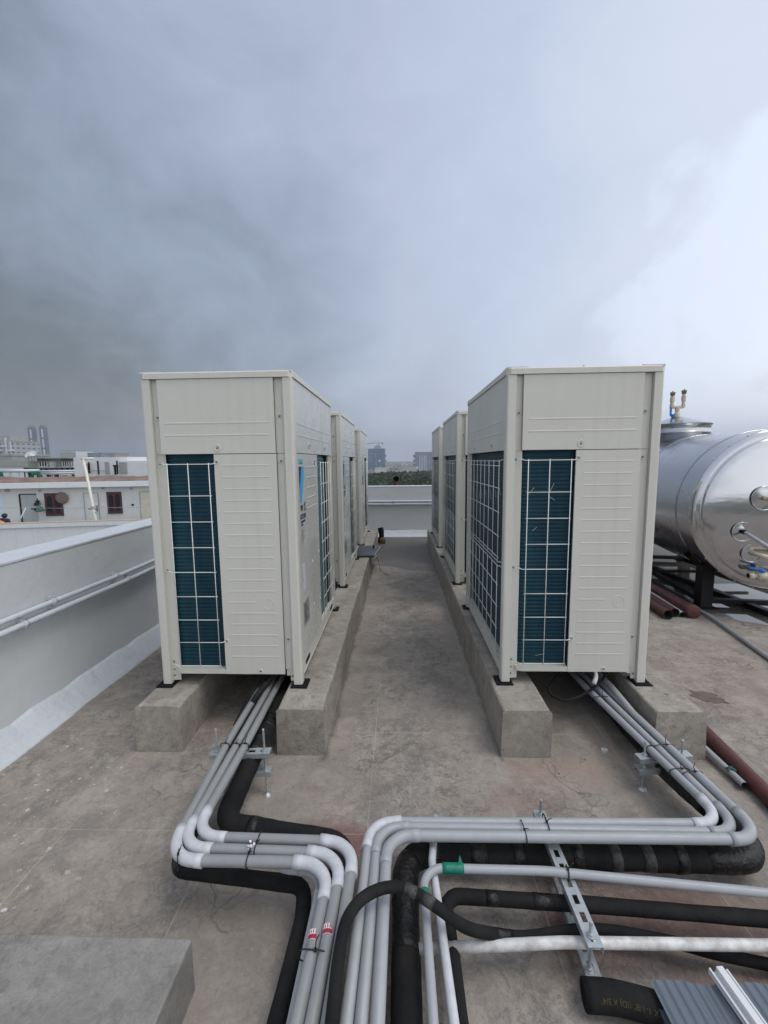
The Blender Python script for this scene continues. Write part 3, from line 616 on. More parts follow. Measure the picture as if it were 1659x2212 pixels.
for k, (x, z, l, a) in enumerate(((-.622, 1.04, .045, .9), (-.520, 1.05, .06, 1.15), (-.515, 1.0, .035, -.6), (-.60, .84, .03, .7), (-.55, .15, .05, .2))):
    m = MB(); d_ = Vector((cos(a)*l/2, 0, sin(a)*l/2)); m.bar(-d_, d_, .0018, .002, (0, 1, 0)); o = m.build('bent_fin', 'galv', near_right); o.location = (x, .0335, z)
# ================================================================= CONDUITS AND PIPES
def conduit(name, label, pts, R, r, m='pgrey', elbows=None, group=None, sock=.028, er=1.13, seg=14, em='pwhite'):
    """elbows: {corner index: material}; other corners stay part of the run"""
    o = Vector(pts[0]); t = thing(name, label, 'pipe', o, 0, group)
    path, arcs = fillet([Vector(p)-o for p in pts], R, 9)
    elbows = elbows or {}
    mm = MB(); mm.tube(path, r, seg); mm.build('conduit', m, t)
    for i, em_ in elbows.items():
        a, b_ = arcs[i]; arc = path[a:b_+1]; d0 = (arc[0]-arc[1]).normalized(); d1 = (arc[-1]-arc[-2]).normalized()
        pp = [arc[0]+d0*sock, arc[0]+d0*.004, arc[0]]+arc[1:-1]+[arc[-1], arc[-1]+d1*.004, arc[-1]+d1*sock]
        rr = [r*er*1.03]+[r*er*1.03]+[r*er*.98]*(len(pp)-4)+[r*er*1.03]*2
        mm = MB(); mm.tube(pp, rr, seg+2); mm.build('elbow', em_, t)
    return t
GL = 'grey conduits with white elbows from the left row'
conduit('conduit_run', 'outermost of three grey conduits from the left row, tied to its white elbow', [(-.775, 2.9, .20), (-.762, 1.75, .22), (-.733, 1.18, .22), (-.217, 1.18, .22), (-.262, .15, .22)], [.2, .095, .085], .0165, 'pgrey', {1: 'pwhite', 2: 'pwhite'})
conduit('conduit_run', 'middle of three grey conduits from the left row', [(-.728, 2.9, .20), (-.716, 1.75, .22), (-.714, 1.222, .22), (-.184, 1.212, .22), (-.226, .15, .22)], [.2, .085, .085], .0165, 'pgrey', {1: 'pwhite', 2: 'pwhite'})
conduit('conduit_run', 'innermost of three grey conduits from the left row', [(-.690, 2.9, .20), (-.677, 1.75, .22), (-.688, 1.264, .22), (-.150, 1.254, .22), (-.188, .15, .22)], [.2, .085, .085], .0165, 'pgrey', {1: 'pwhite', 2: 'pwhite'})
conduit('conduit_run', 'thin pale conduit bending below the three grey ones', [(-.46, 1.228, .186), (-.36, 1.196, .178), (-.246, 1.190, .176), (-.268, .15, .172)], [.1, .075], .0125, 'plight', {1: 'plight'}, sock=.02)
conduit('conduit_run', 'conduit from the right row with a white elbow at both bends', [(1.00, 2.9, .17), (1.034, 2.30, .178), (1.128, 1.396, .180), (-.109, 1.378, .180), (-.152, .15, .180)], [.4, .085, .085], .0162, 'plight', {1: 'pwhite', 2: 'pwhite'})
conduit('conduit_run', 'middle conduit of the three from the right row', [(1.05, 2.9, .17), (1.088, 2.30, .178), (1.163, 1.364, .176), (-.080, 1.358, .180), (-.114, .15, .180)], [.4, .085, .085], .0162, 'plight', {1: 'plight', 2: 'plight'})
conduit('conduit_run', 'outermost thick grey conduit from the right row', [(1.10, 2.9, .17), (1.142, 2.30, .178), (1.203, 1.330, .186), (-.048, 1.318, .186), (-.071, .15, .180)], [.4, .085, .085], .0175, 'plight', {1: 'plight', 2: 'plight'}, er=1.10)
conduit('conduit_run', 'grey conduit with green tape round its bend', [(2.6, 1.06, .165), (1.1, 1.165, .165), (.45, 1.222, .165), (.066, 1.224, .165), (.075, .15, .165)], [1.0, 1.0, .065], .0128, 'plight')
conduit('conduit_run', 'pale conduit diving under the bundle beside the green taped one', [(.125, 1.45, .1385), (.099, 1.27, .140), (.108, 1.10, .145), (.150, .15, .15)], [.08, .3], .0125, 'pwhite')
conduit('white_pipe', 'weathered white pipe running right across the floor below the strut', [(.045, 1.045, .100), (.45, 1.072, .100), (2.6, 1.095, .100)], [1.0], .0145, 'pold')
def band(a, b, r, m, name, label, cat, seg=16, parent=None):
    A, B = Vector(a), Vector(b); mm = MB(); n = 5
    mm.tube([(B-A)*i/n for i in range(n+1)], [r*(1+.02*sin(i*2.1)) for i in range(n+1)], seg); o = mm.build(name, m, parent)
    o.location = A
    if not parent: tag(o, label, cat)
    return o
o = band((.128, 1.2243, .165), (.195, 1.2243, .165), .0150, 'green', 'tape_wrap', 'wide green tape wrapped round the grey conduit past its bend', 'tape')
k = MB(); k.prism([(0, 0), (.014, 0), (.010, .014), (.006, .022), (.003, .012)], (.050, .003, .013), (1, 0, 0), (0, .5, .86), (0, .001, 0)); k.build('loose_tail', 'green', o)
band((.0668, 1.150, .165), (.0684, 1.118, .165), .0148, 'green', 'tape_wrap', 'short green tape wrap just before the black hose crosses', 'tape')
# black insulated lines
def hose(name, label, pts, r, tapes=(), m='foam', smooth=None, lump=.03, n=9, R=.06, cat='insulated pipe', ends=None):
    o = Vector(pts[0]); t = thing(name, label, cat, o)
    P = [Vector(p)-o for p in pts]
    base = smooth_path(P, n) if smooth else fillet(P, R, 8)[0]
    # resample evenly
    D = [0]
    for a, b_ in zip(base, base[1:]): D.append(D[-1]+(b_-a).length)
    Ltot = D[-1]; cnt = max(8, int(Ltot/.018)); path = []; j = 0
    for i in range(cnt+1):
        s_ = Ltot*i/cnt
        while j < len(D)-2 and D[j+1] < s_: j += 1
        f_ = (s_-D[j])/max(1e-9, D[j+1]-D[j]); path.append(base[j].lerp(base[j+1], f_))
    rnd = random.Random(hash(label) % 999 if False else len(label)*7)
    ph = [rnd.random()*6 for _ in range(3)]
    rf = lambda s_: r*(1+lump*(sin(s_*31+ph[0])*.5+sin(s_*13+ph[1])*.6+sin(s_*77+ph[2])*.25))
    mm = MB(); mm.tube(path, [rf(Ltot*i/cnt) for i in range(cnt+1)], 18); mm.build('insulation', m, t)
    for tp in tapes:
        s0, s1, tm = tp; i0, i1 = int(s0/Ltot*cnt), max(int(s0/Ltot*cnt)+2, int(s1/Ltot*cnt)); i1 = min(i1, cnt)
        seg_ = path[i0:i1+1]
        if len(seg_) < 2: continue
        mm = MB(); mm.tube(seg_, [rf(Ltot*i/cnt)*(1.045+.02*sin(i*2.7)) for i in range(i0, i1+1)], 18); mm.build('tape', tm, t)
    return t
hose('insulated_pipe', 'thick black insulated pipe turning below the left conduits', [(-.67, 2.9, .13), (-.652, 1.75, .155), (-.668, 1.44, .105), (-.20, 1.375, .09), (-.212, .15, .09)], .040, [(.9, .98, 'tape'), (1.06, 1.16, 'tape'), (1.55, 1.58, 'tape')], R=.07)
hose('insulated_pipe', 'slim black insulated pipe outlining the left conduits on the near side', [(-.80, 2.2, .12), (-.758, 1.262, .100), (-.312, 1.222, .095), (-.296, 1.12, .095), (-.335, .15, .095)], .0235, [(.93, .96, 'tape')], R=.05)
tp = [(1.0, 1.35, 'tape'), (1.50, 1.72, 'tape')]
for s0 in (1.79, 1.90, 2.01, 2.13, 2.33, 2.47, 2.62): tp.append((s0, s0+.045, 'tapegrey' if s0 in (2.01, 1.90) else 'tape'))
tp += [(2.74, 3.02, 'tape'), (3.25, 3.33, 'tape'), (3.62, 3.70, 'tape')]
hose('insulated_pipe', 'thick black insulated pipe wrapped in bands of tape below the right conduits', [(1.155, 2.9, .08), (1.150, 1.80, .09), (1.245, 1.352, .088), (.012, 1.352, .088), (.004, .15, .088)], .040, tp, R=.085, lump=.05)
hose('insulated_pipe', 'black insulated pipe bending right below the green taped conduit', [(2.6, 1.08, .098), (1.07, 1.150, .098), (.6, 1.178, .098), (.132, 1.200, .096), (.137, 1.05, .092), (.150, .15, .09)], .0205, [(2.15, 2.21, 'tape'), (2.31, 2.36, 'tape')], R=.045, lump=.03)
hose('black_hose', 'black hose arching over the conduits and running off to the right', [(-.150, .15, .262), (-.150, .70, .262), (-.152, .93, .262), (-.128, 1.01, .266), (-.075, 1.065, .256), (-.01, 1.085, .248), (.05, 1.075, .234), (.105, 1.050, .220), (.17, 1.045, .175), (.25, 1.075, .118), (.36, 1.10, .080), (.55, 1.128, .075), (.75, 1.118, .06), (.95, 1.085, .045), (1.3, 1.06, .03), (2.5, 1.02, .03)], .0152, [(1.03, 1.07, 'tapegrey'), (1.09, 1.12, 'tapegrey'), (1.35, 1.40, 'tape')], smooth=True, lump=.02, cat='hose')
hose('foam_offcut', 'short open piece of black tube insulation with yellow lettering', [(.478, .992, .045), (.56, .985, .048), (.68, .955, .05), (.80, .915, .05), (.95, .85, .05)], .0345, smooth=True, lump=.01)
ft = bpy.data.objects['foam_offcut']
m = MB(); m.lathe([(.0345, 0), (.0335, -.003), (.020, -.003), (.018, .05), (.0005, .05)], (0, 0, 0), (1, -.10, .02), 18); m.build('open_end', 'foam', ft)
lab_m = mat('yellow_print', (.075, .058, .022), .85)
MT['yprint'] = lab_m
# lettering curved with the tube
def print_on_tube(txt, size):
    cu = bpy.data.curves.new('print', 'FONT'); cu.body = txt; cu.size = size; cu.extrude = .0002
    to = bpy.data.objects.new('tmp', cu); COL.objects.link(to); dg = bpy.context.evaluated_depsgraph_get()
    me = bpy.data.meshes.new_from_object(to.evaluated_get(dg)); bpy.data.objects.remove(to)
    P = smooth_path([Vector(p) for p in [(.478, .992, .045), (.56, .985, .048), (.68, .955, .05), (.80, .915, .05), (.95, .85, .05)]], 10)
    D = [0]
    for a, b_ in zip(P, P[1:]): D.append(D[-1]+(b_-a).length)
    tw = max(v_.co.x for v_ in me.vertices)
    for vtx in me.vertices:
        s_ = .030+tw-vtx.co.x; h = vtx.co.y; j = 0
        while j < len(D)-2 and D[j+1] < s_: j += 1
        p = P[j].lerp(P[j+1], (s_-D[j])/(D[j+1]-D[j])); d = (P[j+1]-P[j]).normalized(); side = d.cross(Vector((0, 0, 1))).normalized(); u_ = side.cross(d)
        a = radians(48)-h/.035*1.0   # angle round the tube measured from the side towards the top
        nn_ = side*cos(a)+u_*sin(a); vtx.co = p+nn_*(.0353+vtx.co.z)-Vector((.478, .992, .045))
    me.materials.append(lab_m); o = bpy.data.objects.new('lettering', me); COL.objects.link(o); o.parent = ft
print_on_tube('19 X 3/4" ID X 1-1/8" (ID) X 3/4"', .017)
# ---------------------------------------------------------------- strut supports
def channel(mm, a, b, w=.041, h=.021, pitch=.05, slot=.028):
    """slotted channel, flat slotted face on top"""
    A, B = Vector(a), Vector(b); d = B-A; Ln = d.length; d.normalize(); s_ = d.cross(Vector((0, 0, 1))).normalized(); z = Vector((0, 0, 1)); th = .0025
    for q in (-1, 1):
        mm.obox((A+B)/2+s_*q*(w/2-.0065), d*Ln/2, s_*.0065, z*th/2)
        mm.obox((A+B)/2+s_*q*(w/2-.00125)-z*h/2, d*Ln/2*.999, s_*.00125, z*(h/2-.001))
    x = 0; n = int(Ln/pitch); off = (Ln-n*pitch)/2
    edges = [0]+[off+i*pitch+e for i in range(n) for e in ((pitch-slot)/2, (pitch+slot)/2)]+[Ln]
    for i in range(0, len(edges), 2):
        e0, e1 = edges[i], edges[i+1]
        if e1-e0 > .001: mm.obox(A+d*(e0+e1)/2, d*(e1-e0)/2, s_*(w/2-.0125), z*th/2*.98)
def strut(label, a, b, rods, zup, zlow, low=None):
    t = thing('pipe_support', label, 'pipe support', (rods[0][0], rods[0][1], 0)); o = Vector(t.location)
    A = Vector((*a, zup))-o; B = Vector((*b, zup))-o
    mm = MB(); channel(mm, A, B); mm.build('upper_channel', 'galv', t)
    la, lb = low or (a, b)
    mm = MB(); channel(mm, Vector((*la, zlow))-o, Vector((*lb, zlow))-o); mm.build('lower_channel', 'galv', t)
    for x, y, top, lean in rods:
        p = Vector((x, y, 0))-o; n = 60; path = [p+Vector((lean*i/n, 0, top*i/n)) for i in range(n+1)]
        mm = MB(); mm.tube(path, [.0042+(.0006 if i % 2 else 0) for i in range(n+1)], 8); mm.build('threaded_rod', 'galv', t)
        for z in (zup+.002, zup-.026, zlow+.002):
            mm = MB(); mm.lathe([(.0005, .008), (.0085, .008), (.0088, .0018), (.0125, .0018), (.0125, 0), (.0005, 0)], p+Vector((lean*z/top, 0, z)), (0, 0, 1), 12, False); mm.build('nut', 'galv', t)
        mm = MB(); mm.lathe([(.0005, .012), (.009, .010), (.016, .005), (.019, .0)], p, (0, 0, 1), 14); mm.build('floor_anchor', 'galv', t)
    return t
strut('galvanised channel on threaded rods under the left conduits', (-.822, 1.700), (-.565, 1.716), [(-.586, 1.708, .308, -.004), (-.797, 1.708, .308, 0)], .2015, .115)
strut('galvanised channel on threaded rods under the right conduits', (1.025, 1.765), (1.262, 1.790), [(1.058, 1.774, .225, .002), (1.225, 1.785, .225, 0)], .1585, .105)
strut('long slotted channel crossing below the conduits towards the camera', (.508, 1.475), (.516, 1.020), [(.516, 1.050, .195, -.003), (.508, 1.452, .215, 0)], .1505, .042, ((.535, 1.40), (.520, 1.015)))
# ---------------------------------------------------------------- cable ties
def tie(label, c, axis, w, h, r=.0019, tail=None, twist=0.0):
    """rounded loop round one or several pipes: c centre, axis pipe direction, w half width, h half height"""
    c, ax = Vector(c), Vector(axis).normalized(); s_ = ax.cross(Vector((0, 0, 1))).normalized(); u_ = s_.cross(ax); n = 28; P = []
    for i in range(n):
        a = 2*pi*i/n; e = .55
        P.append(s_*w*math.copysign(abs(cos(a))**e, cos(a))+u_*h*math.copysign(abs(sin(a))**e, sin(a))+ax*twist*cos(a))
    m = MB(); m.tube(P, r, 6, closed=True)
    m.obox(s_*w*.2+u_*h, s_*.004, ax*.003, u_*.0028)
    tl = tail or .03
    m.tube([s_*w*.2+u_*h, s_*w*.2+u_*(h+tl*.5)+ax*.008, s_*(w*.2+.008)+u_*(h+tl)+ax*.012], r*.8, 5)
    return m.build('cable_tie', 'tie', loc=c, label=label, cat='cable tie', group='black cable ties')
PR = .0165
tie('tie round the outermost left conduit at the left support', (-.762, 1.712, .22), (0, 1, 0), .0185, .0185, tail=.02)
tie('tie round the middle left conduit at the left support', (-.716, 1.712, .22), (0, 1, 0), .0185, .0185, tail=.012)
tie('tie round the innermost left conduit at the left support', (-.677, 1.712, .22), (0, 1, 0), .0185, .0185, tail=.028)
tie('tie holding inner and middle left conduits, right of the elbows', (-.463, 1.240, .22), (1, 0, 0), .038, .0185, tail=.012)
tie('tie holding outer and middle left conduits at the red tag', (-.475, 1.200, .22), (1, 0, 0), .038, .0185, tail=.012)
tie('tie on the lower left white elbow', (-.695, 1.185, .22), (1, .35, 0), .021, .021, tail=.034)
tie('tie below the two red stickers', (-.2235, .930, .22), (.04, 1, 0), .036, .0185, tail=.03)
tie('tie round two right conduits under the unit', (1.058, 2.18, .178), (-.09, 1, 0), .046, .0185, tail=.03)
tie('tie round the inner right conduit at the right support', (1.089, 1.785, .179), (-.1, 1, 0), .0185, .0185, tail=.01)
tie('tie round the outer right conduits at the right support', (1.150, 1.79, .180), (-.08, 1, 0), .045, .0195, tail=.034)
tie('tie round inner and middle right conduits before the corner', (1.124, 1.645, .179), (-.09, 1, 0), .042, .0185, tail=.012)
tie('tie round middle and outer right conduits before the corner', (1.163, 1.625, .181), (-.08, 1, 0), .042, .0195, tail=.03)
tie('tie round the back two crossing conduits at the long channel', (.503, 1.380, .180), (1, 0, 0), .036, .018, tail=.02)
tie('tie round the front two crossing conduits left of the long channel', (.415, 1.342, .183), (1, 0, 0), .040, .020, tail=.008)
tie('tie fixing the green taped conduit to the long channel', (.515, 1.218, .163), (1, -.08, 0), .016, .018, tail=.03)
# red and white tags
def flag(label, c, nx, s, m='redtag'):
    t = thing('paper_sticker', label, 'sticker', c, nx)
    # wrapped round the top of a pipe of radius PR
    def wrap(w0, w1, a0, a1, rr, mt, nm):
        mm = MB(); V = []; n = 8
        for i in range(n+1):
            a = a0+(a1-a0)*i/n
            for y in (w0, w1): V.append((sin(a)*rr, y, cos(a)*rr))
        mm.add(V, [(2*i, 2*i+1, 2*i+3, 2*i+2) for i in range(n)], True); mm.build(nm, mt, t)
    wrap(-s, s, -.95, .95, PR+.0004, 'whitetag', 'paper')
    wrap(-s*.9, -s*.05, -.85, .85, PR+.0009, 'redtag', 'red_print')
    for q in range(5): wrap(s*.1, s*(.7 if q % 2 else .9), -.8+q*.36, -.66+q*.36, PR+.0009, 'redtag', 'red_mark')
    return t
flag('red and white sticker on the outer left conduit', (-.2290, .968, .22), .045, .0125)
flag('red and white sticker on the middle left conduit', (-.1945, .982, .22), .045, .0125)
rnd = random.Random(3); m = MB()
for i in range(9):
    a = rnd.random()*6; m.prism([(0, 0), (.008, .002), (.005, .008), (.001, .006)], (cos(a)*.006, sin(a)*.006, .002*i-.005), (cos(a), sin(a), .2), (-sin(a), cos(a), .6), (0, 0, .0005))
o = m.build('plastic_scrap', 'whitetag', loc=(-.473, 1.203, .243), label='crumpled white and red plastic scrap caught in a cable tie', cat='litter')
# small pieces on the floor under the units: flexible cable, corrugated hose
hose('cable_loop', 'black cable hanging in a loop under the nearest right unit', [(1.02, 2.45, .30), (.86, 2.30, .23), (.80, 2.22, .20), (.86, 2.16, .185), (.98, 2.20, .20), (1.10, 2.26, .25), (1.16, 2.32, .30)], .0075, smooth=True, lump=.01, cat='cable')
hose('drain_stub', 'torn white tubing dangling below the nearest right unit', [(1.045, 2.235, .315), (1.05, 2.23, .28), (1.035, 2.22, .245)], .011, m='pold', smooth=True, lump=.2, cat='tubing')
conduit('flexible_conduit', 'grey flexible conduit curving out from under the nearest right unit', [(1.06, 2.75, .26), (1.11, 2.50, .235), (1.150, 2.26, .205), (1.156, 2.02, .181)], [.1, .1], .0165, 'pgrey')
hose('corrugated_hose', 'dark corrugated hose end leaning under the nearest left unit', [(-.66, 2.55, .30), (-.72, 2.35, .27), (-.80, 2.15, .19), (-.842, 2.04, .10)], .020, smooth=True, lump=.1, cat='hose')
hose('corrugated_hose', 'grey flexible tube bundled with the conduits under the nearest left unit', [(-.60, 2.5, .32), (-.66, 2.35, .29), (-.735, 2.18, .245), (-.762, 2.05, .222)], .014, m='foam', smooth=True, lump=.15, cat='hose')
# ---------------------------------------------------------------- loose pipes on the right
def open_pipe(name, label, a, b, r, m, wall=.006, endm='blk', cat='pipe'):
    A, B = Vector(a), Vector(b); t = thing(name, label, cat, A); d = B-A; n = 10
    mm = MB(); mm.tube([d*i/n for i in range(n+1)], r, 20, cap=False); mm.build('pipe_wall', m, t)
    for p_, dd in ((Vector((0, 0, 0)), d.normalized()), (d, -d.normalized())):
        mm = MB(); mm.lathe([(r, 0), (r-wall, 0), (r-wall, .25), (.0005, .25)], p_, dd, 20); mm.build('open_mouth', endm, t)
    return t
open_pipe('red_pipe', 'long red oxide pipe lying beside the outer right plinth', (1.588, 2.40, .036), (1.470, .95, .036), .034, 'redpipe')
open_pipe('grey_pipe', 'thin grey pipe with a green rag beside the long red pipe', (1.487, 1.766, .030), (1.482, 2.9, .030), .0145, 'plight', .003, 'blk')
m = MB(); m.tube(smooth_path([(-.014, 0, .006), (-.004, .008, .018), (.010, -.004, .016), (.017, .004, -.004), (.022, -.01, -.012)]), .006, 7); m.tube(smooth_path([(-.012, .018, .008), (.004, .012, .019), (.016, .016, .002)]), .005, 7)
m.build('green_rag', 'dgreen', loc=(1.487, 1.84, .030), label='green rag knotted round the thin grey pipe', cat='rag')
open_pipe('red_pipe', 'leftmost open red pipe lying under the tank stand', (2.40, 3.80, .048), (2.62, 7.2, .048), .044, 'redpipe')
open_pipe('red_pipe', 'second open red pipe from the left under the tank stand', (2.492, 3.86, .044), (2.73, 7.0, .044), .041, 'redpipe')
open_pipe('white_pipe_offcut', 'small open white pipe between the red pipes', (2.562, 3.86, .028), (2.80, 6.0, .028), .024, 'pold', .004, 'blk')
t_ = open_pipe('red_pipe', 'capped fat red pipe with a collar nearest the tank leg', (2.640, 3.83, .062), (2.86, 7.0, .062), .054, 'redpipe')
m = MB(); m.lathe([(.0005, -.006), (.050, -.004), (.061, .0), (.061, .09), (.055, .095)], (0, 0, 0), (.07, 1, 0), 22); m.build('collar', 'redpipe', t_)
conduit('floor_pipe', 'long thin grey pipe lying diagonally across the right floor', [(2.86, 6.6, .030), (2.85, 4.92, .030), (2.78, 3.80, .024), (2.622, 3.02, .018), (2.35, 1.9, .016)], [2, 2, 2], .0165, 'pgrey')
conduit('floor_pipe', 'dark pipe lying beside the grey one under the tank', [(2.93, 6.6, .025), (2.92, 4.9, .025), (2.84, 4.2, .025)], [2], .018, 'blackst')
# end of aisle: board, boot-like dark plug, red pipe through the wall top
t = thing('dark_board', 'dark stone slab lying across the aisle plinth of the left row', 'slab', (-.40, 5.60, .245))
m = MB(); m.prism([(-.16, -.31), (.075, -.31), (.10, -.22), (.165, .31), (-.16, .33)], (0, 0, 0), (1, 0, 0), (0, 1, 0), (0, 0, .022)); m.build('slab', 'board', t)
m = MB(); m.lathe([(.014, 0), (.012, .04), (.0005, .042)], (.05, .15, .022), (0, 0, 1), 10); m.build('knob', 'blk', t)
m = MB(); m.bar((.09, -.27, .0), (.150, .25, .0), .006, .05); m.build('torn_edge', 'pold', t)
m = MB(); m.tube([(.10, -.1, -.01), (.16, -.15, -.22), (.26, -.30, -.235)], .003, 6); m.build('cord', 'blackst', t)
m = MB(); m.tube(smooth_path([(-.02, .0, .26), (-.01, -.01, .20), (.0, -.02, .12), (-.02, -.03, .06), (-.05, -.06, .02)]), [.05]*3+[.052]*6+[.045]*6+[.043]*6+[.040]*4, 12)
m.build('black_boot', 'rubber', loc=(-.315, 7.60, 0), label='black tarred stub standing by the end of the left aisle plinth', cat='tarred stub')
m = MB(); m.lathe([(.040, -.01), (.052, .03), (.050, .09), (.036, .10), (.0005, .10)], (0, 0, 0), (0, 0, 1), 14); m.build('rust_pot', mat('ochre', (.14, .09, .03), .8, var=1, vs=30), loc=(-.29, 7.45, 0), label='ochre rusty pot at the foot of the tarred stub', cat='pot')
p_ = at(855.9, 1034.4, 8.9)
t = thing('vent_pipe', 'round black pipe mouth on a red upstand above the end parapet', 'vent pipe', (p_.x, p_.y, p_.z))
m = MB(); m.tube([(0, 0, 0), (0, .10, 0), (0, .22, -.01)], .052, 20, cap=False); m.tube([(0, .20, .02), (0, .21, -.4), (0, .21, -9)], .050, 16); m.build('bend', 'redpipe', t)
m = MB(); m.lathe([(.058, .012), (.058, .0), (.050, .0), (.048, .1), (.0005, .1)], (0, 0, 0), (0, 1, 0), 24); m.build('mouth', 'blk', t)
m = MB(); m.bar((-.045, .02, -.05), (-.05, .02, -.6), .02, .02, (0, 1, 0)); m.bar((.045, .02, -.05), (.05, .02, -.6), .02, .02, (0, 1, 0)); m.box(-.055, .055, .0, .05, -.075, -.055); m.build('bracket', 'redpipe', t)
# ribbed sheet and aluminium section, bottom right
t = thing('ribbed_sheet', 'grey ribbed sheet at the bottom right edge carrying a white profile', 'sheet', (.64, .985, .10))
m = MB(); V = []; nn_ = 120
for i in range(nn_+1):
    x = i*.75/nn_; dz = .003 if (i//2) % 2 else 0
    V += [(x, .004*sin(i*.2), dz), (x+.02, -.55, dz-.02)]
m.add(V, [(2*i, 2*i+1, 2*i+3, 2*i+2) for i in range(nn_)]); m.box(0, .75, -.54, -.01, -.03, -.023)
for q in (.01, .37, .73): m.box(q-.006, q+.006, -.54, -.01, -.10, -.0302)
m.build('corrugated_skin', 'sheet', t)
t2 = thing('aluminium_profile', 'white aluminium profile lying on the ribbed sheet', 'profile', (.820, 1.002, .112))
m = MB(); A_, B_ = Vector((0, 0, 0)), Vector((.055, -.50, -.015)); m.bar(A_, B_, .050, .004); m.bar(A_+Vector((-.022, 0, .006)), B_+Vector((-.022, 0, .006)), .005, .014); m.bar(A_+Vector((.002, 0, .010)), B_+Vector((.002, 0, .010)), .018, .018); m.bar(A_+Vector((.022, 0, .005)), B_+Vector((.022, 0, .005)), .005, .012)
m.build('extrusion', 'alu', t2, bevel=.0012)
# ================================================================= STEEL TANK
dax = Vector((.13632, .99067, .009)).normalized()
CT = Vector((3.286, 3.80, .98)); RT = .70
t = thing('steel_tank', 'large polished horizontal steel tank on a black stand at the right', 'tank', CT)
rt = Vector((dax.y, -dax.x, 0)).normalized(); upT = rt.cross(dax)
m = MB(); m.lathe([(RT, .0), (RT, .9), (RT, 1.8), (RT, 2.7), (RT, 3.6), (RT*.9, 3.8), (RT*.5, 3.9), (.001, 3.92)], (0, 0, 0), dax, 96); m.build('shell', 'steel2', t)
m = MB(); pr = [(RT+.006, .03), (RT+.007, .0), (RT+.002, -.010), (RT*.93, -.026), (RT*.90, -.030), (RT*.895, -.040)]
for q in range(12): rr = RT*.89*(1-q/11.0); pr.append((max(rr, .001), -.042-.085*(1-(rr/(RT*.89))**2)))
m.lathe(pr, (0, 0, 0), dax, 96); cap = m.build('end_cap', 'steel', t)
for s_ in (.28, 1.22, 2.4):
    m = MB(); m.lathe([(RT+.0005, s_-.014), (RT+.005, s_-.010), (RT+.005, s_+.010), (RT+.0005, s_+.014)], (0, 0, 0), dax, 96); m.build('seam_band', 'steel2', t)
m = MB()
for q in range(28):
    a = 2*pi*q/28; p_ = (rt*cos(a)+upT*sin(a))*(RT+.004)-dax*.004; m.lathe([(.0005, -.005), (.005, -.004), (.006, .003)], p_+(rt*cos(a)+upT*sin(a))*.004, dax, 8)
m.build('rivets', 'steel2', t, )
def on_cap(a, h, out=0.0):
    r_ = sqrt(a*a+h*h); dep = -.042-.085*(1-min(1, (r_/(RT*.89)))**2); return rt*a+upT*h+dax*(dep-out)
def port(a, h, r_, nm='port_flange'):
    c = on_cap(a, h); m = MB(); m.tube([c+(rt*cos(q)+upT*sin(q))*r_-dax*.006 for q in [2*pi*i/36 for i in range(36)]], .0035, 6, closed=True)
    m.lathe([(r_*.98, -.001), (r_*.5, -.003), (.02, -.006), (.0005, -.006)], c, dax, 30); return m.build(nm, 'steel', cap), c
_, c1 = port(-.205, .115, .10); _, c2 = port(-.335, -.175, .082); _, c3 = port(-.245, -.365, .078)
m = MB(); m.tube([c1-dax*.0, c1-dax*.05], .020, 12); m.tube([c1-dax*.03, c1-dax*.075, c1-dax*.08+rt*.03, c1-dax*.08+rt*.30], .017, 12); m.build('outlet_pipe', 'cream', t)
m = MB(); e2 = c2-dax*.02; m.tube([e2, e2-dax*.02], .020, 12); m.build('gland', 'blk', t)
m = MB(); m.tube([e2-dax*.02, e2-dax*.55+rt*.12-upT*.20, e2-dax*.9+rt*.19-upT*.33], .0145, 10); m.build('probe_pipe', 'pwhite', t)
m = MB(); pp = fillet([c3, c3-dax*.09+rt*.02, c3-dax*.16+rt*.20-upT*.03, c3-dax*.16+rt*.5-upT*.05], .04, 6)[0]; m.tube(pp, .019, 12); m.tube([c3-dax*.155+rt*.15-upT*.02, c3-dax*.16+rt*.22-upT*.035], .027, 12); m.build('drain_pipe', 'cream', t)
vb = c3-dax*.05-upT*.185+rt*.03
m = MB(); m.tube([vb-rt*.06, vb+rt*.35], .021, 14); m.tube([vb-rt*.065, vb-rt*.03], .028, 16); m.tube([vb+rt*.0, vb+rt*.075], .032, 16); m.lathe([(.020, 0), (.016, .042)], vb+rt*.035, upT, 12); vo_ = m.build('tap', 'cream', t)
m = MB(); m.lathe([(.0205, -.003), (.0005, -.003)], vb-rt*.0685, rt, 14); m.build('tap_mouth', 'blk', vo_)
m = MB(); m.bar(vb+rt*.05+upT*.050, vb-rt*.075+upT*.072, .030, .013, upT); m.lathe([(.022, 0), (.024, .022), (.010, .030), (.0005, .030)], vb+rt*.035+upT*.032, upT, 12); m.build('tap_handle', 'blue', vo_, bevel=.002)
m = MB(); m.bar(c3-dax*.01+rt*.0-upT*.078, c3-dax*.02+rt*.16-upT*.17, .004, .004); m.build('wire_stay', 'steel2', t)
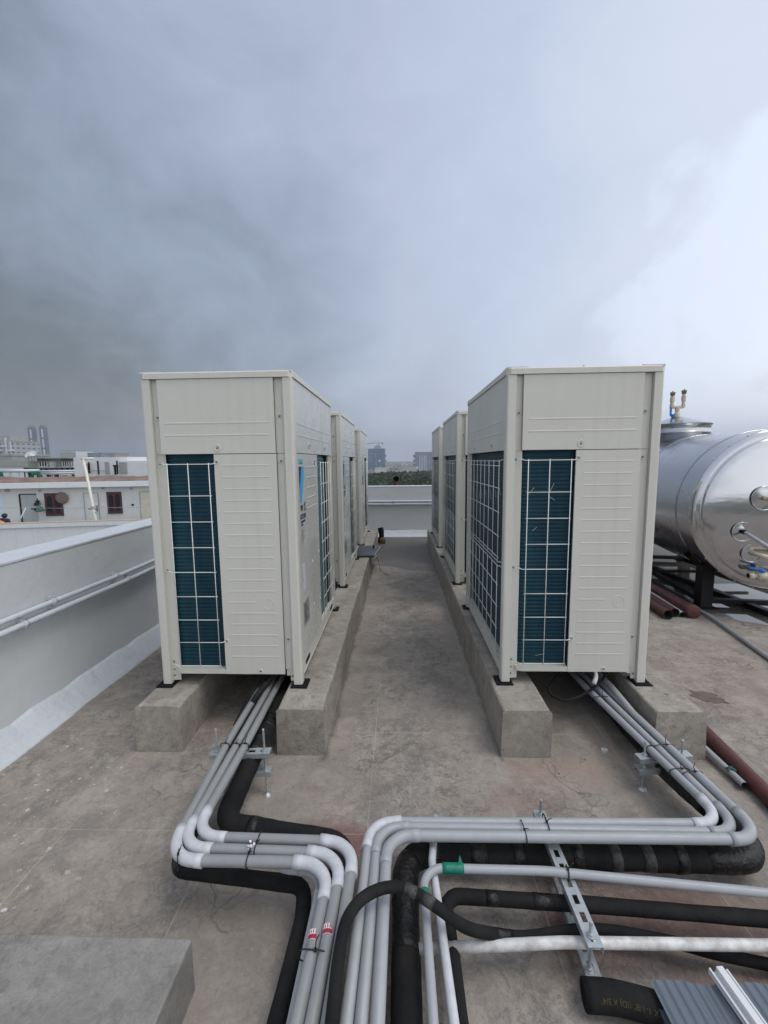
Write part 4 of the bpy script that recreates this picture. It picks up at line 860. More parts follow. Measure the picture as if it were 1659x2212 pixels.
# manhole neck with cone and fork
nk = Vector((3.55, 5.71, 1.52))-CT
m = MB(); m.lathe([(.352, 0), (.352, .22), (.357, .222), (.357, .232), (.352, .234), (.352, .318), (.368, .320), (.368, .334)], nk, (0, 0, 1), 64); m.build('manhole_neck', 'steel2', t)
m = MB(); m.lathe([(.368, .334), (.20, .385), (.06, .430), (.0005, .432)], nk, (0, 0, 1), 64); m.build('manhole_cone', 'steel2', t)
fb = nk+Vector((-.01, 0, .42)); X_ = Vector((1, -.1, 0)).normalized(); Z_ = Vector((0, 0, 1))
m = MB(); m.tube([fb, fb+Z_*.12], .022, 12); m.lathe([(.034, 0), (.036, .05), (.026, .07)], fb, Z_, 14); m.lathe([(.027, 0), (.027, .045)], fb+Z_*.09, Z_, 12)
m.tube(fillet([fb+Z_*.28-X_*.066, fb+Z_*.135-X_*.066, fb+Z_*.135+X_*.066, fb+Z_*.30+X_*.066], .018, 5)[0], .019, 12)
for q, zz in ((-1, .20), (1, .21)): m.lathe([(.026, 0), (.026, .06)], fb+X_*.066*q+Z_*zz, Z_, 12); m.lathe([(.026, 0), (.026, .03)], fb+X_*.066*q+Z_*.13, Z_, 12)
vf = m.build('vent_fork', 'cream', t)
for q, zz in ((-1, .28), (1, .30)):
    m = MB(); m.lathe([(.024, 0), (.027, .002), (.027, .03), (.033, .032), (.030, .040), (.007, .042), (.007, .058), (.0005, .058)], fb+X_*.066*q+Z_*zz, Z_, 14); m.build('vent_cap', 'brass', vf)
m = MB(); m.bar(fb-X_*.075+Z_*.03, fb-X_*.078+Z_*.17, .012, .022, X_); m.lathe([(.020, 0), (.022, .02), (.0005, .022)], fb-X_*.045+Z_*.03, -X_, 12); m.build('valve_handle', 'blue', vf)
# drain below
m = MB(); q0 = Vector((3.0, 5.6, .32))-CT; m.tube([q0, q0-Z_*.14], .030, 12); m.lathe([(.040, 0), (.040, .04)], q0-Z_*.10, Z_, 12); m.build('bottom_drain', 'cream', t)
# stand
ts = thing('tank_stand', 'black steel stand of thick legs and low beams carrying the tank', 'stand', (2.85, 4.15, 0)); o_ = Vector(ts.location)
for y in (4.15, 6.1):
    for off in (.40, -.42):
        c = CT+dax*((y-3.8)/dax.y)-rt*off; zt = CT.z-sqrt(RT*RT-off*off)+.02
        m = MB(); m.box(c.x-o_.x-.055, c.x-o_.x+.055, y-o_.y-.05, y-o_.y+.05, 0, zt); m.box(c.x-o_.x-.09, c.x-o_.x+.09, y-o_.y-.09, y-o_.y+.09, .001, .012); m.build('leg', 'blackst', ts)
    # saddle
    m = MB(); cc = CT+dax*((y-3.8)/dax.y)-o_; V = []
    for q in range(13):
        a = radians(222+96*q/12)
        for rr in (RT+.004, RT+.03):
            for e_ in (-.05, .05): V.append(cc+(rt*cos(a)+Z_*sin(a))*rr+dax*e_)
    F_ = []
    for q in range(12):
        a = q*4; F_ += [(a, a+1, a+5, a+4), (a+2, a+6, a+7, a+3), (a, a+4, a+6, a+2), (a+1, a+3, a+7, a+5)]
    m.add(V, F_); m.build('saddle', 'blackst', ts)
    a_ = CT+dax*((y-3.8)/dax.y)-rt*.42-o_; b_ = CT+dax*((y-3.8)/dax.y)+rt*.6-o_
    m = MB(); m.bar((a_.x+.05, a_.y, .048), (b_.x, b_.y, .048), .05, .045); m.build('cross_beam', 'blackst', ts)
for off, zz in ((-.42, .35),):
    m = MB(); a_ = CT-rt*.40+dax*.35-o_; b_ = CT-rt*.40+dax*2.3-o_; m.bar((a_.x, a_.y+.05, .06), (b_.x, b_.y-.05, .06), .045, .045); m.build('side_beam', 'blackst', ts)
    m = MB(); m.bar((a_.x-.9, 5.0-o_.y, .13), (a_.x+1.1, 5.0-o_.y, .13), .03, .03); m.build('brace', 'blackst', ts)
for x_ in (3.35, 4.1):
    m = MB(); m.bar((x_-o_.x, 3.85-o_.y, .03), (x_-.1-o_.x, 6.2-o_.y, .03), .06, .05); m.build('floor_beam', 'blackst', ts)
# small litter and chips on the roof
rnd = random.Random(11)
def chip(label, x, y, s, mt, z=0.0):
    m = MB(); n = 6; top = [(cos(2*pi*i/n)*s*(.6+.5*rnd.random()), sin(2*pi*i/n)*s*(.6+.5*rnd.random())) for i in range(n)]
    m.prism(top, (0, 0, 0), (1, 0, 0), (0, 1, 0), (0, 0, s*.35)); return m.build('mortar_chip', mt, loc=(x, y, z), label=label, cat='debris', group='small pale mortar chips on the roof')
chip('pale mortar chip beside the right insulated pipe', 1.01, 2.02, .022, 'pold'); chip('small mortar chip in the shade under the nearest right unit', .82, 2.42, .016, 'pold')
chip('larger mortar lump in the shade of the nearest right unit', .85, 3.0, .03, 'block'); chip('tiny white chip at the foot of the outer left plinth', -1.30, 1.2, .010, 'pold')
chip('dark stone chip on the outer right plinth', 1.365, 2.13, .012, 'block', HK)
m = MB(); rs_ = random.Random(9); m.prism([(cos(2*pi*i/26)*.085*(.75+.5*rs_.random())-.01*sin(i), sin(2*pi*i/26)*.075*(.70+.5*rs_.random())-cos(2*pi*i/26)*.025) for i in range(26)], (0, 0, 0), (1, 0, 0), (0, 1, 0), (0, 0, .0015))
m.build('cement_smear', mat('brown_smear', (.155, .120, .092), .9, var=1, vs=20, col2=(.10, .078, .06), bump=.003, bs=40), loc=tuple(atz((2100+1180/2.127)/1.736, (2450+350/2.127)/1.736, .001)), label='brown dried cement smear on the floor right of the plinth', cat='cement smear')
exec_bg = True
# ================================================================= NEIGHBOUR ROOF BUILDING (left)
def L5(x, y): return ((x/2.676)/1.736, (1550+y/2.676)/1.736)
FA, FB = Vector((-27.433, 28.437, 0)), Vector((-17.980, 30.202, 0))
fd = (FB-FA).normalized(); fn = Vector((fd.y, -fd.x, 0))          # fn points to the camera
def facade_sz(x, y, dist=0.0):
    u, v_ = L5(x, y); d = r2*((u-829.5)/FPX)-u2*((v_-1106)/FPX)+fwd; o = Vector((0, 0, EYE)); P0 = FA+fn*dist
    k = (P0-o).dot(fn)/d.dot(fn); p = o+d*k; return (p-FA).dot(fd), p.z
fz = lambda x, y: facade_sz(x, y)
t = thing('roof_house', 'long white flat roofed house with maroon windows behind the left parapet', 'house', (FA.x, FA.y, -2.6), atan2(fd.y, fd.x))
# local frame: x along the facade, y away from the camera, z up from its floor
def lz(z): return z+2.6
sL = -9; sR = 22
zs_top = fz(700, 690)[1]; zs_bot = fz(700, 742)[1]
def rect(x0, y0, x1, y1): a = fz(x0, y0); b_ = fz(x1, y1); return a[0], b_[0], lz(b_[1]), lz(a[1])
m = MB(); m.box(sL, sR, 0, 7.0, -17, lz(zs_bot)); m.build('wall', 'nfac', t)
m = MB(); m.box(sL-.2, sR, -.45, 7.2, lz(zs_bot)+.002, lz(zs_top)); m.build('roof_slab', 'nwhite', t)
m = MB(); V = []; nx_, ny_ = 70, 12; rnd = random.Random(5)
for j in range(ny_):
    for i in range(nx_):
        e = min(1, j/1.5, (ny_-1-j)/1.5); V.append((sL+(sR-sL)*i/(nx_-1), .1+6.8*j/(ny_-1), lz(zs_top)+.004+e*(.06+.16*rnd.random()+.14*sin(i*.35)**2)))
m.add(V, [(j*nx_+i, j*nx_+i+1, (j+1)*nx_+i+1, (j+1)*nx_+i) for j in range(ny_-1) for i in range(nx_-1)], True); m.build('soil_layer', 'dirt', t)
def panel(nm, r_, mt, y0=-.06, y1=.02, parent=None): m = MB(); m.box(r_[0], r_[1], y0, y1, r_[2], r_[3]); return m.build(nm, mt, parent or t)
# doors
d1 = rect(205, 818, 395, 1115); dd = panel('door', d1, 'ndoor', -.03, .01); fr = MB(); fr.box(d1[0]-.09, d1[0], -.06, .02, 0, d1[3]+.06); fr.box(d1[0], d1[1], -.06, .02, d1[3]+.001, d1[3]+.06); fr.build('frame', 'blackst', dd)
m = MB(); m.box(d1[1]-.35, d1[1]-.05, -.10, -.031, 1.0, 1.06); m.box(d1[1]-.16, d1[1]-.10, -.10, -.031, .88, .998); m.build('handle', 'blk', dd)
d2 = rect(845, 805, 1005, 1100); dd = panel('door', d2, 'nwdoor', -.03, .01); fr = MB(); fr.box(d2[0]-.05, d2[0], -.05, .02, 0, d2[3]+.04); fr.box(d2[1], d2[1]+.05, -.05, .02, 0, d2[3]+.04); fr.box(d2[0], d2[1], -.05, .02, d2[3], d2[3]+.04); fr.build('frame', 'conclt', dd)
m = MB(); m.box(d2[1]-.30, d2[1]-.04, -.09, -.031, .86, .92); m.box(d2[1]-.12, d2[1]-.05, -.09, -.031, .70, 1.15); m.build('handle', 'screw', dd)
d3 = rect(1405, 790, 1580, 1075); dd = panel('door', d3, 'creamdoor', -.03, .01); fr = MB(); fr.box(d3[0]-.05, d3[0], -.05, .02, 0, d3[3]+.04); fr.box(d3[0], d3[1], -.05, .02, d3[3], d3[3]+.04); fr.build('frame', 'conclt', dd)
for wx in ((443, 803, 645, 1025), (1068, 790, 1235, 1003)):
    w = rect(*wx); wf = panel('window', (w[0], w[1], w[2], w[3]), 'maroon', -.05, .0)
    md = (w[0]+w[1])/2; hw = (w[1]-w[0])
    for c0 in (w[0]+hw*.27, w[1]-hw*.27):
        a = hw*.145; zt = w[3]-.30; zb = w[2]+.17; poly = [(-a, zb), (a, zb), (a, zt), (a*.6, zt+.06), (a*.35, zt+.12), (-a*.35, zt+.12), (-a*.6, zt+.06), (-a, zt)]
        m = MB(); m.prism(poly, (c0, -.056, 0), (1, 0, 0), (0, 0, 1), (0, .004, 0)); m.build('pane', 'dkglass', wf)
    m = MB(); m.box(md-.035, md+.035, -.075, -.051, w[2]+.05, w[3]-.05); m.box(w[0], w[1], -.075, -.051, w[3]-.07, w[3]); m.box(w[0], w[1], -.08, -.051, w[2], w[2]+.07); m.build('frame', 'maroon', wf)
bw = rect(-60, 815, 50, 1115); panel('blue_patch', (-3.5, bw[1], 0, bw[3]+.1), 'bluew', -.012, .01)
vg = rect(45, 750, 105, 790); panel('vent_grille', vg, 'conclt', -.02, .01)
for px_ in ((400, 775), (1035, 752), (1322, 755)):
    q = fz(*px_); m = MB(); m.lathe([(.0005, .14), (.05, .13), (.07, .05), (.05, 0)], (q[0], 0, lz(q[1])), (0, -1, 0), 10); m.build('wall_lamp', 'conclt', t)
q = rect(1322, 910, 1345, 926); panel('meter_box', q, 'blk', -.06, .0)
q = rect(1030, 905, 1047, 918); panel('switch_plate', q, 'stripe', -.03, .0)
def wpos(x, y, dist): s_, z_ = facade_sz(x, y, dist); return FA+fd*s_+fn*dist+Vector((0, 0, z_))
o = wpos(620, 850, .12); m = MB(); m.lathe([(.0005, .05), (.22, .045), (.40, .02), (.42, -.03), (.3, -.06), (.0005, -.07)], (0, 0, 0), -fn, 12); m.build('woven_hat', 'sack', loc=o, label='brown woven hat hung on the corner of the first maroon window', cat='hat')
o = wpos(378, 905, .25); t3 = thing('hanging_bag', 'black and green bags hanging by the open grey door', 'bag', o)
m = MB(); m.tube(smooth_path([(0, 0, .35), (.02, 0, .2), (-.03, 0, .0), (0, 0, -.12)]), [.03]*6+[.12]*6+[.2]*5+[.12]*2, 10); m.build('black_bag', 'blk', t3)
m = MB(); m.tube(smooth_path([(.12, -.05, .0), (.14, -.05, -.25), (.18, -.05, -.45), (.2, -.05, -.56)]), [.04]*6+[.17]*6+[.26]*5+[.1]*2, 10); m.build('green_bag', 'dgreen', t3)
# neighbour's near parapet, pole, person
PA = wpos(0, 1112, 11.5); 
d_par = 9.4
def prow(x, y): return wpos(x, y, d_par)
zt = prow(700, 1096).z; s0 = -14; s1 = 22
t4 = thing('parapet_wall', 'white neighbour parapet with a lip and vertical seams below the roof house', 'wall', tuple(FA+fn*d_par+Vector((0, 0, zt))), atan2(fd.y, fd.x))
h = zt-prow(700, 1135).z
m = MB(); m.box(s0, s1, .02, .30, -16, -h-.002); m.build('wall_face', 'nwhite', t4)
m = MB(); m.box(s0, s1, -.05, .36, -h, 0); m.build('coping', 'nwhite', t4)
m = MB(); m.box(s0, s1, -.03, .34, .001, .05); m.build('top_skim', mat('buff_edge', (.42, .34, .28), .9), t4)
for sx_ in (155, 325, 640, 800, 955, 1110):
    s_, z_ = facade_sz(sx_, 1200, d_par); m = MB(); m.box(s_-.006, s_+.006, .014, .0195, -6, -h-.01); m.build('seam_line', 'nfac', t4)
m = MB(); m.box(s0, s1, .30, d_par-.5, -17, -1.3-zt+(-1.3)); m.build('terrace_slab', 'conclt', t4)
top = wpos(838, 455, 6.0); bot = wpos(962, 1078, 6.0)
t5 = thing('drain_pole', 'tall leaning cream plastic pole with a tee head and a tap', 'pole', bot)
d_ = top-bot; m = MB(); m.tube([(0, 0, -1.5), (0, 0, 0), d_], .075, 10); m.tube([d_-fd*.15, d_+fd*.55], .07, 10); m.build('pole', 'pole', t5)
m = MB(); m.tube([d_*.20-fd*.25, d_*.20+fd*.1], .06, 8); m.tube([d_*.15, d_*.15+fd*.25+Vector((0, 0, -.1))], .05, 8); m.lathe([(.12, 0), (.12, .12)], d_*.20, (0, 0, 1), 10); m.build('tap', 'conclt', t5)
a_, b_ = wpos(258, 948, 8.0), wpos(180, 1112, 8.0); m = MB(); m.tube([Vector((0, 0, 0)), (b_-a_)*.5, (b_-a_)*1.3], [.02, .035, .04], 8); m.build('white_rod', 'stripe', loc=a_, label='short white rod slanting up from behind the neighbour parapet', cat='rod')
a_, b_ = wpos(-60, 948, 3.0), wpos(1450, 942, 3.0); m = MB(); m.tube([Vector((0, 0, 0)), (b_-a_)*.5-Vector((0, 0, .05)), b_-a_], .012, 5); m.build('clothes_line', 'conclt', loc=a_, label='thin clothes line strung across the roof house front', cat='line')
# person behind the parapet (skinned figure)
pp = wpos(52, 1030, 8.6)
tp_ = thing('person', 'dark haired person in navy top with a yellow cloth, seen behind the parapet', 'person', (pp.x, pp.y, pp.z-1.56))
def skinned(name, pts, edges, rad, mt, parent):
    me = bpy.data.meshes.new(name); me.from_pydata(pts, edges, []); o = bpy.data.objects.new(name, me); COL.objects.link(o); o.parent = parent
    sk = o.modifiers.new('skin', 'SKIN'); o.modifiers.new('sub', 'SUBSURF').levels = 1; o.modifiers['sub'].render_levels = 2
    for i, r_ in enumerate(rad): me.skin_vertices[0].data[i].radius = (r_, r_*.85)
    me.skin_vertices[0].data[0].use_root = True; me.materials.append(MT[mt]); return o
def S3(l): return [tuple(q) for q in l]
pts = S3([(0, 0, .90), (-.06, 0, 1.12), (-.10, -.02, 1.30), (-.05, -.03, 1.42), (0, -.05, 1.50), (.01, -.06, 1.58), (.14, 0, 1.33), (.22, -.04, 1.10), (.18, -.18, .92), (-.24, 0, 1.33), (-.34, -.04, 1.12), (-.36, -.2, .98), (.10, 0, .82), (.11, 0, .45), (.11, .02, .06), (.11, -.10, .03), (-.10, 0, .82), (-.11, 0, .45), (-.11, .02, .06), (-.11, -.10, .03)])
ed = [(0, 1), (1, 2), (2, 3), (3, 4), (4, 5), (2, 6), (6, 7), (7, 8), (2, 9), (9, 10), (10, 11), (0, 12), (12, 13), (13, 14), (14, 15), (0, 16), (16, 17), (17, 18), (18, 19)]
rd = [.14, .14, .15, .07, .075, .085, .065, .05, .035, .065, .05, .035, .09, .065, .045, .04, .09, .065, .045, .04]
skinned('body', pts, ed, rd, 'skin', tp_)
skinned('shirt', S3([(0, 0, .86), (-.05, 0, 1.12), (-.10, -.02, 1.34), (-.06, -.03, 1.42), (.13, 0, 1.36), (.22, -.04, 1.12), (-.32, 0, 1.38), (-.42, -.04, 1.12)]), [(0, 1), (1, 2), (2, 3), (2, 4), (4, 5), (2, 6), (6, 7)], [.175, .175, .18, .10, .095, .075, .095, .075], 'shirt', tp_)
skinned('trousers', S3([(0, 0, .92), (.11, 0, .80), (.115, 0, .45), (.115, .02, .10), (-.10, 0, .80), (-.115, 0, .45), (-.115, .02, .10)]), [(0, 1), (1, 2), (2, 3), (0, 4), (4, 5), (5, 6)], [.165, .115, .09, .07, .115, .09, .07], 'trouser', tp_)
m = MB(); m.lathe([(.0005, .125), (.06, .115), (.105, .07), (.12, .0), (.105, -.06), (.07, -.09), (.0005, -.09)], (.01, -.05, 1.575), (0, .15, 1), 16)
for q in range(26): a = rnd.random()*6.28; e_ = rnd.random()*1.2; p3 = Vector((.01+cos(a)*cos(e_)*.11, -.05+sin(a)*cos(e_)*.11, 1.575+sin(e_)*.115)); m.tube([p3, p3+Vector((cos(a)*.03, sin(a)*.03, .02))], [.016, .003], 5)
m.build('hair', 'hair', tp_)
m = MB(); m.tube(smooth_path([(-.50, -.20, 1.30), (-.30, -.24, 1.30), (-.10, -.25, 1.26), (.08, -.22, 1.14), (.12, -.2, .95)]), [.09]*5+[.12]*6+[.12]*6+[.09]*6+[.06]*2, 12); m.build('yellow_cloth', 'yel', tp_)
# ================================================================= MID AND FAR BACKGROUND
def L4(x, y): return ((x/4.1475)/1.736, (1560+y/4.1475)/1.736)
def C6(x, y): return ((1230+x/3.53)/1.736, (1640+y/3.53)/1.736)
def rel(Sf, x0, y0, x1, y1, Y):        # metric rectangle at depth Y facing the camera
    a = at(*Sf(x0, y0), Y); b_ = at(*Sf(x1, y1), Y); return a.x, b_.x, b_.z, a.z
# long low pale building with olive walls (two canopies)
Y0 = 62
t = thing('works_building', 'low olive building with two roof canopies and dark windows behind the roof house', 'building', (0, Y0, -20))
def bb(nm, r_, y0, y1, mt, par): m = MB(); m.box(r_[0], r_[1], y0, y1, r_[2]+20, r_[3]+20); return m.build(nm, mt, par)
w = rel(L4, 420, 705, 1215, 800, Y0); bb('wall', (w[0], w[1], w[2], w[3]), 0, 8, 'olive', t)
low = rel(L4, 290, 802, 1310, 935, Y0); bb('shaded_deck', (low[0], low[1], -20, low[3]-.01), .8, 8, 'blackst', t)  # solid black body, the shade behind the columns is put into its colour
for (x0, x1) in ((490, 790), (865, 1135)):
    r_ = rel(L4, x0, 650, x1, 660, Y0); bb('canopy', r_, -1.2, 6, 'conclt', t)
    r_ = rel(L4, x0+30, 661, x1-40, 704, Y0); bb('roof_room', r_, .6, 5, 'olive', t)
for (x0, x1) in ((612, 742), (790, 870), (978, 1082), (1120, 1212)):
    r_ = rel(L4, x0, 718, x1, 782, Y0); wn = bb('window', r_, -.05, .05, 'dkglass', t); m = MB()
    for q in range(4): xx = r_[0]+(r_[1]-r_[0])*q/3; m.box(xx-.06, xx+.06, -.12, -.052, r_[2]+20, r_[3]+20)
    m.box(r_[0], r_[1], -.11, -.053, r_[2]+20-.1, r_[2]+20.0); m.build('frame', 'stripe', wn)
for xx in (605, 680, 770, 860, 930, 1010, 1095, 1160, 1225, 1290):
    r_ = rel(L4, xx-7, 800, xx+7, 935, Y0); bb('column', r_, -.2, .2, 'conclt', t)
for yy in (800, 905): r_ = rel(L4, 600, yy-4, 1310, yy+4, Y0); bb('deck_edge', r_, -.3, .75, 'conclt', t)
# process pipes in front
for (x0, x1, yy, rr, mt, lb) in ((-40, 605, 856, .22, 'stripe', 'long white pipe along the works front on the far left'), (600, 1300, 858, .14, 'stripe', 'white upper rail pipe before the works columns'), (640, 1240, 890, .14, 'stripe', 'white lower rail pipe before the works columns')):
    a_, b_ = at(*L4(x0, yy), 56), at(*L4(x1, yy-6), 56); m = MB(); m.tube([Vector((0, 0, 0)), b_-a_], rr, 10)
    for q in range(5): p3 = (b_-a_)*((q+.5)/5); m.box(p3.x-.1, p3.x+.1, -.1, .1, -20-a_.z, p3.z-rr)
    m.build('rail_pipe', mt, loc=a_, label=lb, cat='pipe')
for (x0, y0, x1, y1, lb) in ((-30, 868, 55, 985, 'green netting at the far left edge of the works'), (475, 858, 620, 922, 'square of green netting hung before the works'),):
    r_ = rel(L4, x0, y0, x1, y1, 55); m = MB(); V = []
    for i in range(13):
        for j in range(5): V.append((r_[0]+(r_[1]-r_[0])*i/12, .25*sin(i*1.3+j), r_[2]+(r_[3]-r_[2])*j/4))
    m.add(V, [(i*5+j, (i+1)*5+j, (i+1)*5+j+1, i*5+j+1) for i in range(12) for j in range(4)], True); m.box(r_[0], r_[0]+.12, -.2, .2, -20, r_[2]); m.box(r_[1]-.12, r_[1], -.2, .2, -20, r_[2]); m.build('green_netting', 'teal', loc=(0, 55, 0), label=lb, cat='netting')
for (x0, y0, x1, y1, lb) in ((945, 850, 995, 922, 'white box unit between the works rail pipes'), (1175, 850, 1225, 912, 'second white box unit at the right of the rail pipes')):
    r_ = rel(L4, x0, y0, x1, y1, 57); tb = thing('equipment_box', lb, 'equipment box', ((r_[0]+r_[1])/2, 57, r_[2])); m = MB(); hw = (r_[1]-r_[0])/2; m.box(-hw, hw, -.5, .5, 0, r_[3]-r_[2]); m.build('casing', 'stripe', tb, bevel=.05); m = MB(); m.box(-hw*.8, -hw*.6, -.4, .4, -18-r_[2], -.01); m.box(hw*.6, hw*.8, -.4, .4, -18-r_[2], -.01); m.build('post', 'conclt', tb)
# white building right of the works
Y1 = 50
t = thing('white_building', 'plain white building with thin wall pipes left of the nearest unit', 'building', (0, Y1, -20))
r_ = rel(L5, 735, 443, 1290, 640, Y1); bb('tall_wall', (r_[0], r_[1], -20, r_[3]), 0, 9, 'nwhite', t)
r_ = rel(L5, 1200, 480, 1900, 640, Y1); bb('low_wall', (r_[0], r_[1]+6, -20, r_[3]), -.9, 8.5, 'nwhite', t)
for x0, x1, y0, y1, mt, nm in ((1190, 1235, 517, 535, 'blackst', 'awning'), (1200, 1222, 536, 612, 'blackst', 'doorway'), (1250, 1328, 490, 600, 'conclt', 'shutter'), (1050, 1105, 487, 610, 'conclt', 'shutter')):
    r_ = rel(L5, x0, y0, x1, y1, Y1); bb(nm, r_, -1.05 if x0 > 1180 else -.06, -.92 if x0 > 1180 else .01, mt, t)
for x0, ya, yb in ((880, 505, 615), (1000, 475, 610), (1243, 475, 605), (912, 490, 600), (903, 500, 600)):
    r_ = rel(L5, x0-3, ya, x0+3, yb, Y1); bb('down_pipe', r_, -1.3 if x0 > 1200 else -.35, -1.1 if x0 > 1200 else -.15, 'blackst', t)
m = MB(); r_ = rel(L5, 900, 572, 1080, 576, Y1); m.box(r_[0], r_[1], -.3, -.2, r_[2]+20, r_[3]+20); m.build('cable_run', 'conclt', t)
# dishes on the roof far left
for i, (x0, y0) in enumerate(((445, 640), (490, 625), (530, 620))):
    c = at(*L4(x0, y0), 75); td = thing('antenna', ('first', 'second', 'third')[i]+' white antenna from the left on the works roof', 'antenna', c); m = MB(); m.tube([(0, 0, -1.6), (0, 0, .3)], .12, 8); m.build('mast', 'conclt', td); m = MB(); m.lathe([(.0005, .0), (.35, .06), (.5, .2), (.48, .22), (.33, .1), (.0005, .04)], (0, -.1, .3), (.3*(i-1), -1, .4), 14); m.build('dish', 'stripe', td)
# rooftop clutter beyond the works (low houses)
def block(name, label, cat, Sf, x0, y0, x1, y1, Y, depth, mt, group=None, extra=None, base=-20, rz=0.0):
    r_ = rel(Sf, x0, y0, x1, y1, Y); t = thing(name, label, cat, ((r_[0]+r_[1])/2, Y, base), rz, group); hw = (r_[1]-r_[0])/2; H = r_[3]-base
    m = MB(); m.box(-hw, hw, 0, depth, 0, H); m.build('walls', mt, t)
    m = MB(); m.box(-hw-.3, hw+.3, -.3, depth+.3, H+.01, H+.8); m.build('roof', 'conclt', t)
    return t, hw, H
t, hw, H = block('apartment_block', 'pale apartment block with stacked balconies at the far left edge', 'building', L4, -120, 402, 235, 720, 330, 25, 'apt')
for k in range(14):
    z = H-4-k*3.4
    for (a_, b_) in ((-.55, -.1), (.0, .42), (.55, 1.05)):
        if (k+int(a_*10)) % 2: continue
        m = MB(); m.box(hw*a_, hw*b_, -1.6, -.02, z, z+1.1); m.build('balcony', 'stripe', t)
m = MB(); m.box(hw*.28, hw*.40, -.8, -.02, 0, H+3); m.box(hw*.75, hw*.84, -.8, -.02, 0, H); m.build('white_fin', 'stripe', t); m = MB(); m.box(-hw*.5, hw*.3, 4, 20, H+.81, H+5); m.build('roof_room', 'conclt', t)
for (x0, x1, y0, lb) in ((424, 556, 178, 'left one of the two slender dark twin towers'), (604, 732, 168, 'right one of the two slender dark twin towers')):
    t, hw, H = block('twin_tower', lb, 'tower', L4, x0, y0, x1, 690, 1150, 12, 'tower', 'twin towers on the skyline')
    q = (x1-x0); m = MB(); c0 = -hw+2*hw*.62
    for k in range(5): m.box(c0-1.9, c0+1.9, -1.2, -.02, H-6-k*27-23, H-6-k*27)
    m.build('light_strip', 'stripe', t); m = MB(); m.box(-hw*.8, hw*.5, 3, 12, H+.81, H+4); m.build('roof_crown', 'tower', t)
t, hw, H = block('office_slab', 'white ribbed slab building on the skyline left of the nearest unit', 'building', L4, 935, 548, 1190, 690, 520, 30, 'stripe')
for k in range(14): m = MB(); x_ = -hw+2*hw*(k+.5)/14; m.box(x_-.4, x_+.4, -.3, -.02, 10, H-1); m.build('rib', 'conclt', t)
block('office_slab', 'low dark glass slab building right of the white ribbed one', 'building', L4, 1192, 582, 1575, 690, 540, 30, 'bglass2')
block('office_slab', 'small brown building at the end of the dark slab', 'building', L4, 1580, 585, 1800, 690, 560, 30, 'house2')
block('office_slab', 'pale upper block standing behind the dark slab', 'building', L4, 1285, 556, 1395, 690, 600, 20, 'stripe')
block('shed', 'grey block below the apartment block on the far left', 'building', L4, -60, 622, 190, 760, 180, 20, 'conclt')
block('shed', 'long white roofed shed before the grey block', 'building', L4, -60, 790, 425, 830, 90, 12, 'stripe')
block('shed', 'greenish shed strip at the far left skyline', 'building', L4, 150, 728, 470, 760, 140, 12, 'house2')
# office towers in the gap
def crane(label, c, h, jib, back):
    t = thing('tower_crane', label, 'crane', c); m = MB()
    m.bar((0, 0, 0), (0, 0, h), 1.3, 1.3, (0, 1, 0)); m.build('mast', 'conclt', t)
    m = MB(); m.bar((-jib, 0, h-2.5), (back, 0, h-1.5), 1.0, 1.0); m.tube([(-jib*.7, 0, h-2), (0, 0, h+2.5), (back, 0, h-1.4)], .25, 5); m.build('jib', 'conclt', t); m = MB(); m.box(back-3, back, -1, 1, h-4, h-1.5); m.build('counterweight', 'conclt', t); return t
t, hw, H = block('office_tower', 'blue glass office tower topped by a crane left of the vent pipe', 'tower', C6, 527, 155, 755, 600, 760, 45, 'bglass')
m = MB(); m.box(-hw*.25, hw*.55, 5, 30, H+.81, H+5); m.box(-hw*.05, hw*.35, 8, 26, H+5.01, H+7); m.build('roof_plant', 'conclt', t)
m = MB(); m.box(-hw*.15, hw*.02, -1.5, -.02, 0, H-6); m.build('stair_core', 'bglass2', t)
m = MB()
for k in range(9): m.box(hw+.05, hw+2.6, 4, 30, H-14-k*9, H-10-k*9)
m.build('terrace', 'conclt', t); m = MB(); m.box(hw*.25, hw*.5, -.8, -.02, H*.47, H*.47+3); m.build('sign_panel', 'stripe', t)
c = at(*C6(675, 140), 775); crane('thin tower crane above the blue glass tower', (c.x, c.y, c.z-4), 14, 30, 8)
t, hw, H = block('office_tower', 'grey glass office tower at the right of the gap', 'tower', C6, 1160, 200, 1520, 600, 800, 45, 'bglass2')
m = MB()
for k in range(11): m.box(-hw-3.2, -hw-.05, 3, 40, H-9-k*8.5, H-4-k*8.5)
m.build('terrace', 'conclt', t)
for k in range(5): m = MB(); x_ = -hw+2*hw*(.14+.06*k); m.box(x_-.5, x_+.5, -1.0, -.02, 0, H-6); m.build('rib', 'stripe', t)
m = MB(); m.box(-hw+2, hw, 2, 40, H+.81, H+3); m.build('roof_screen', 'stripe', t)
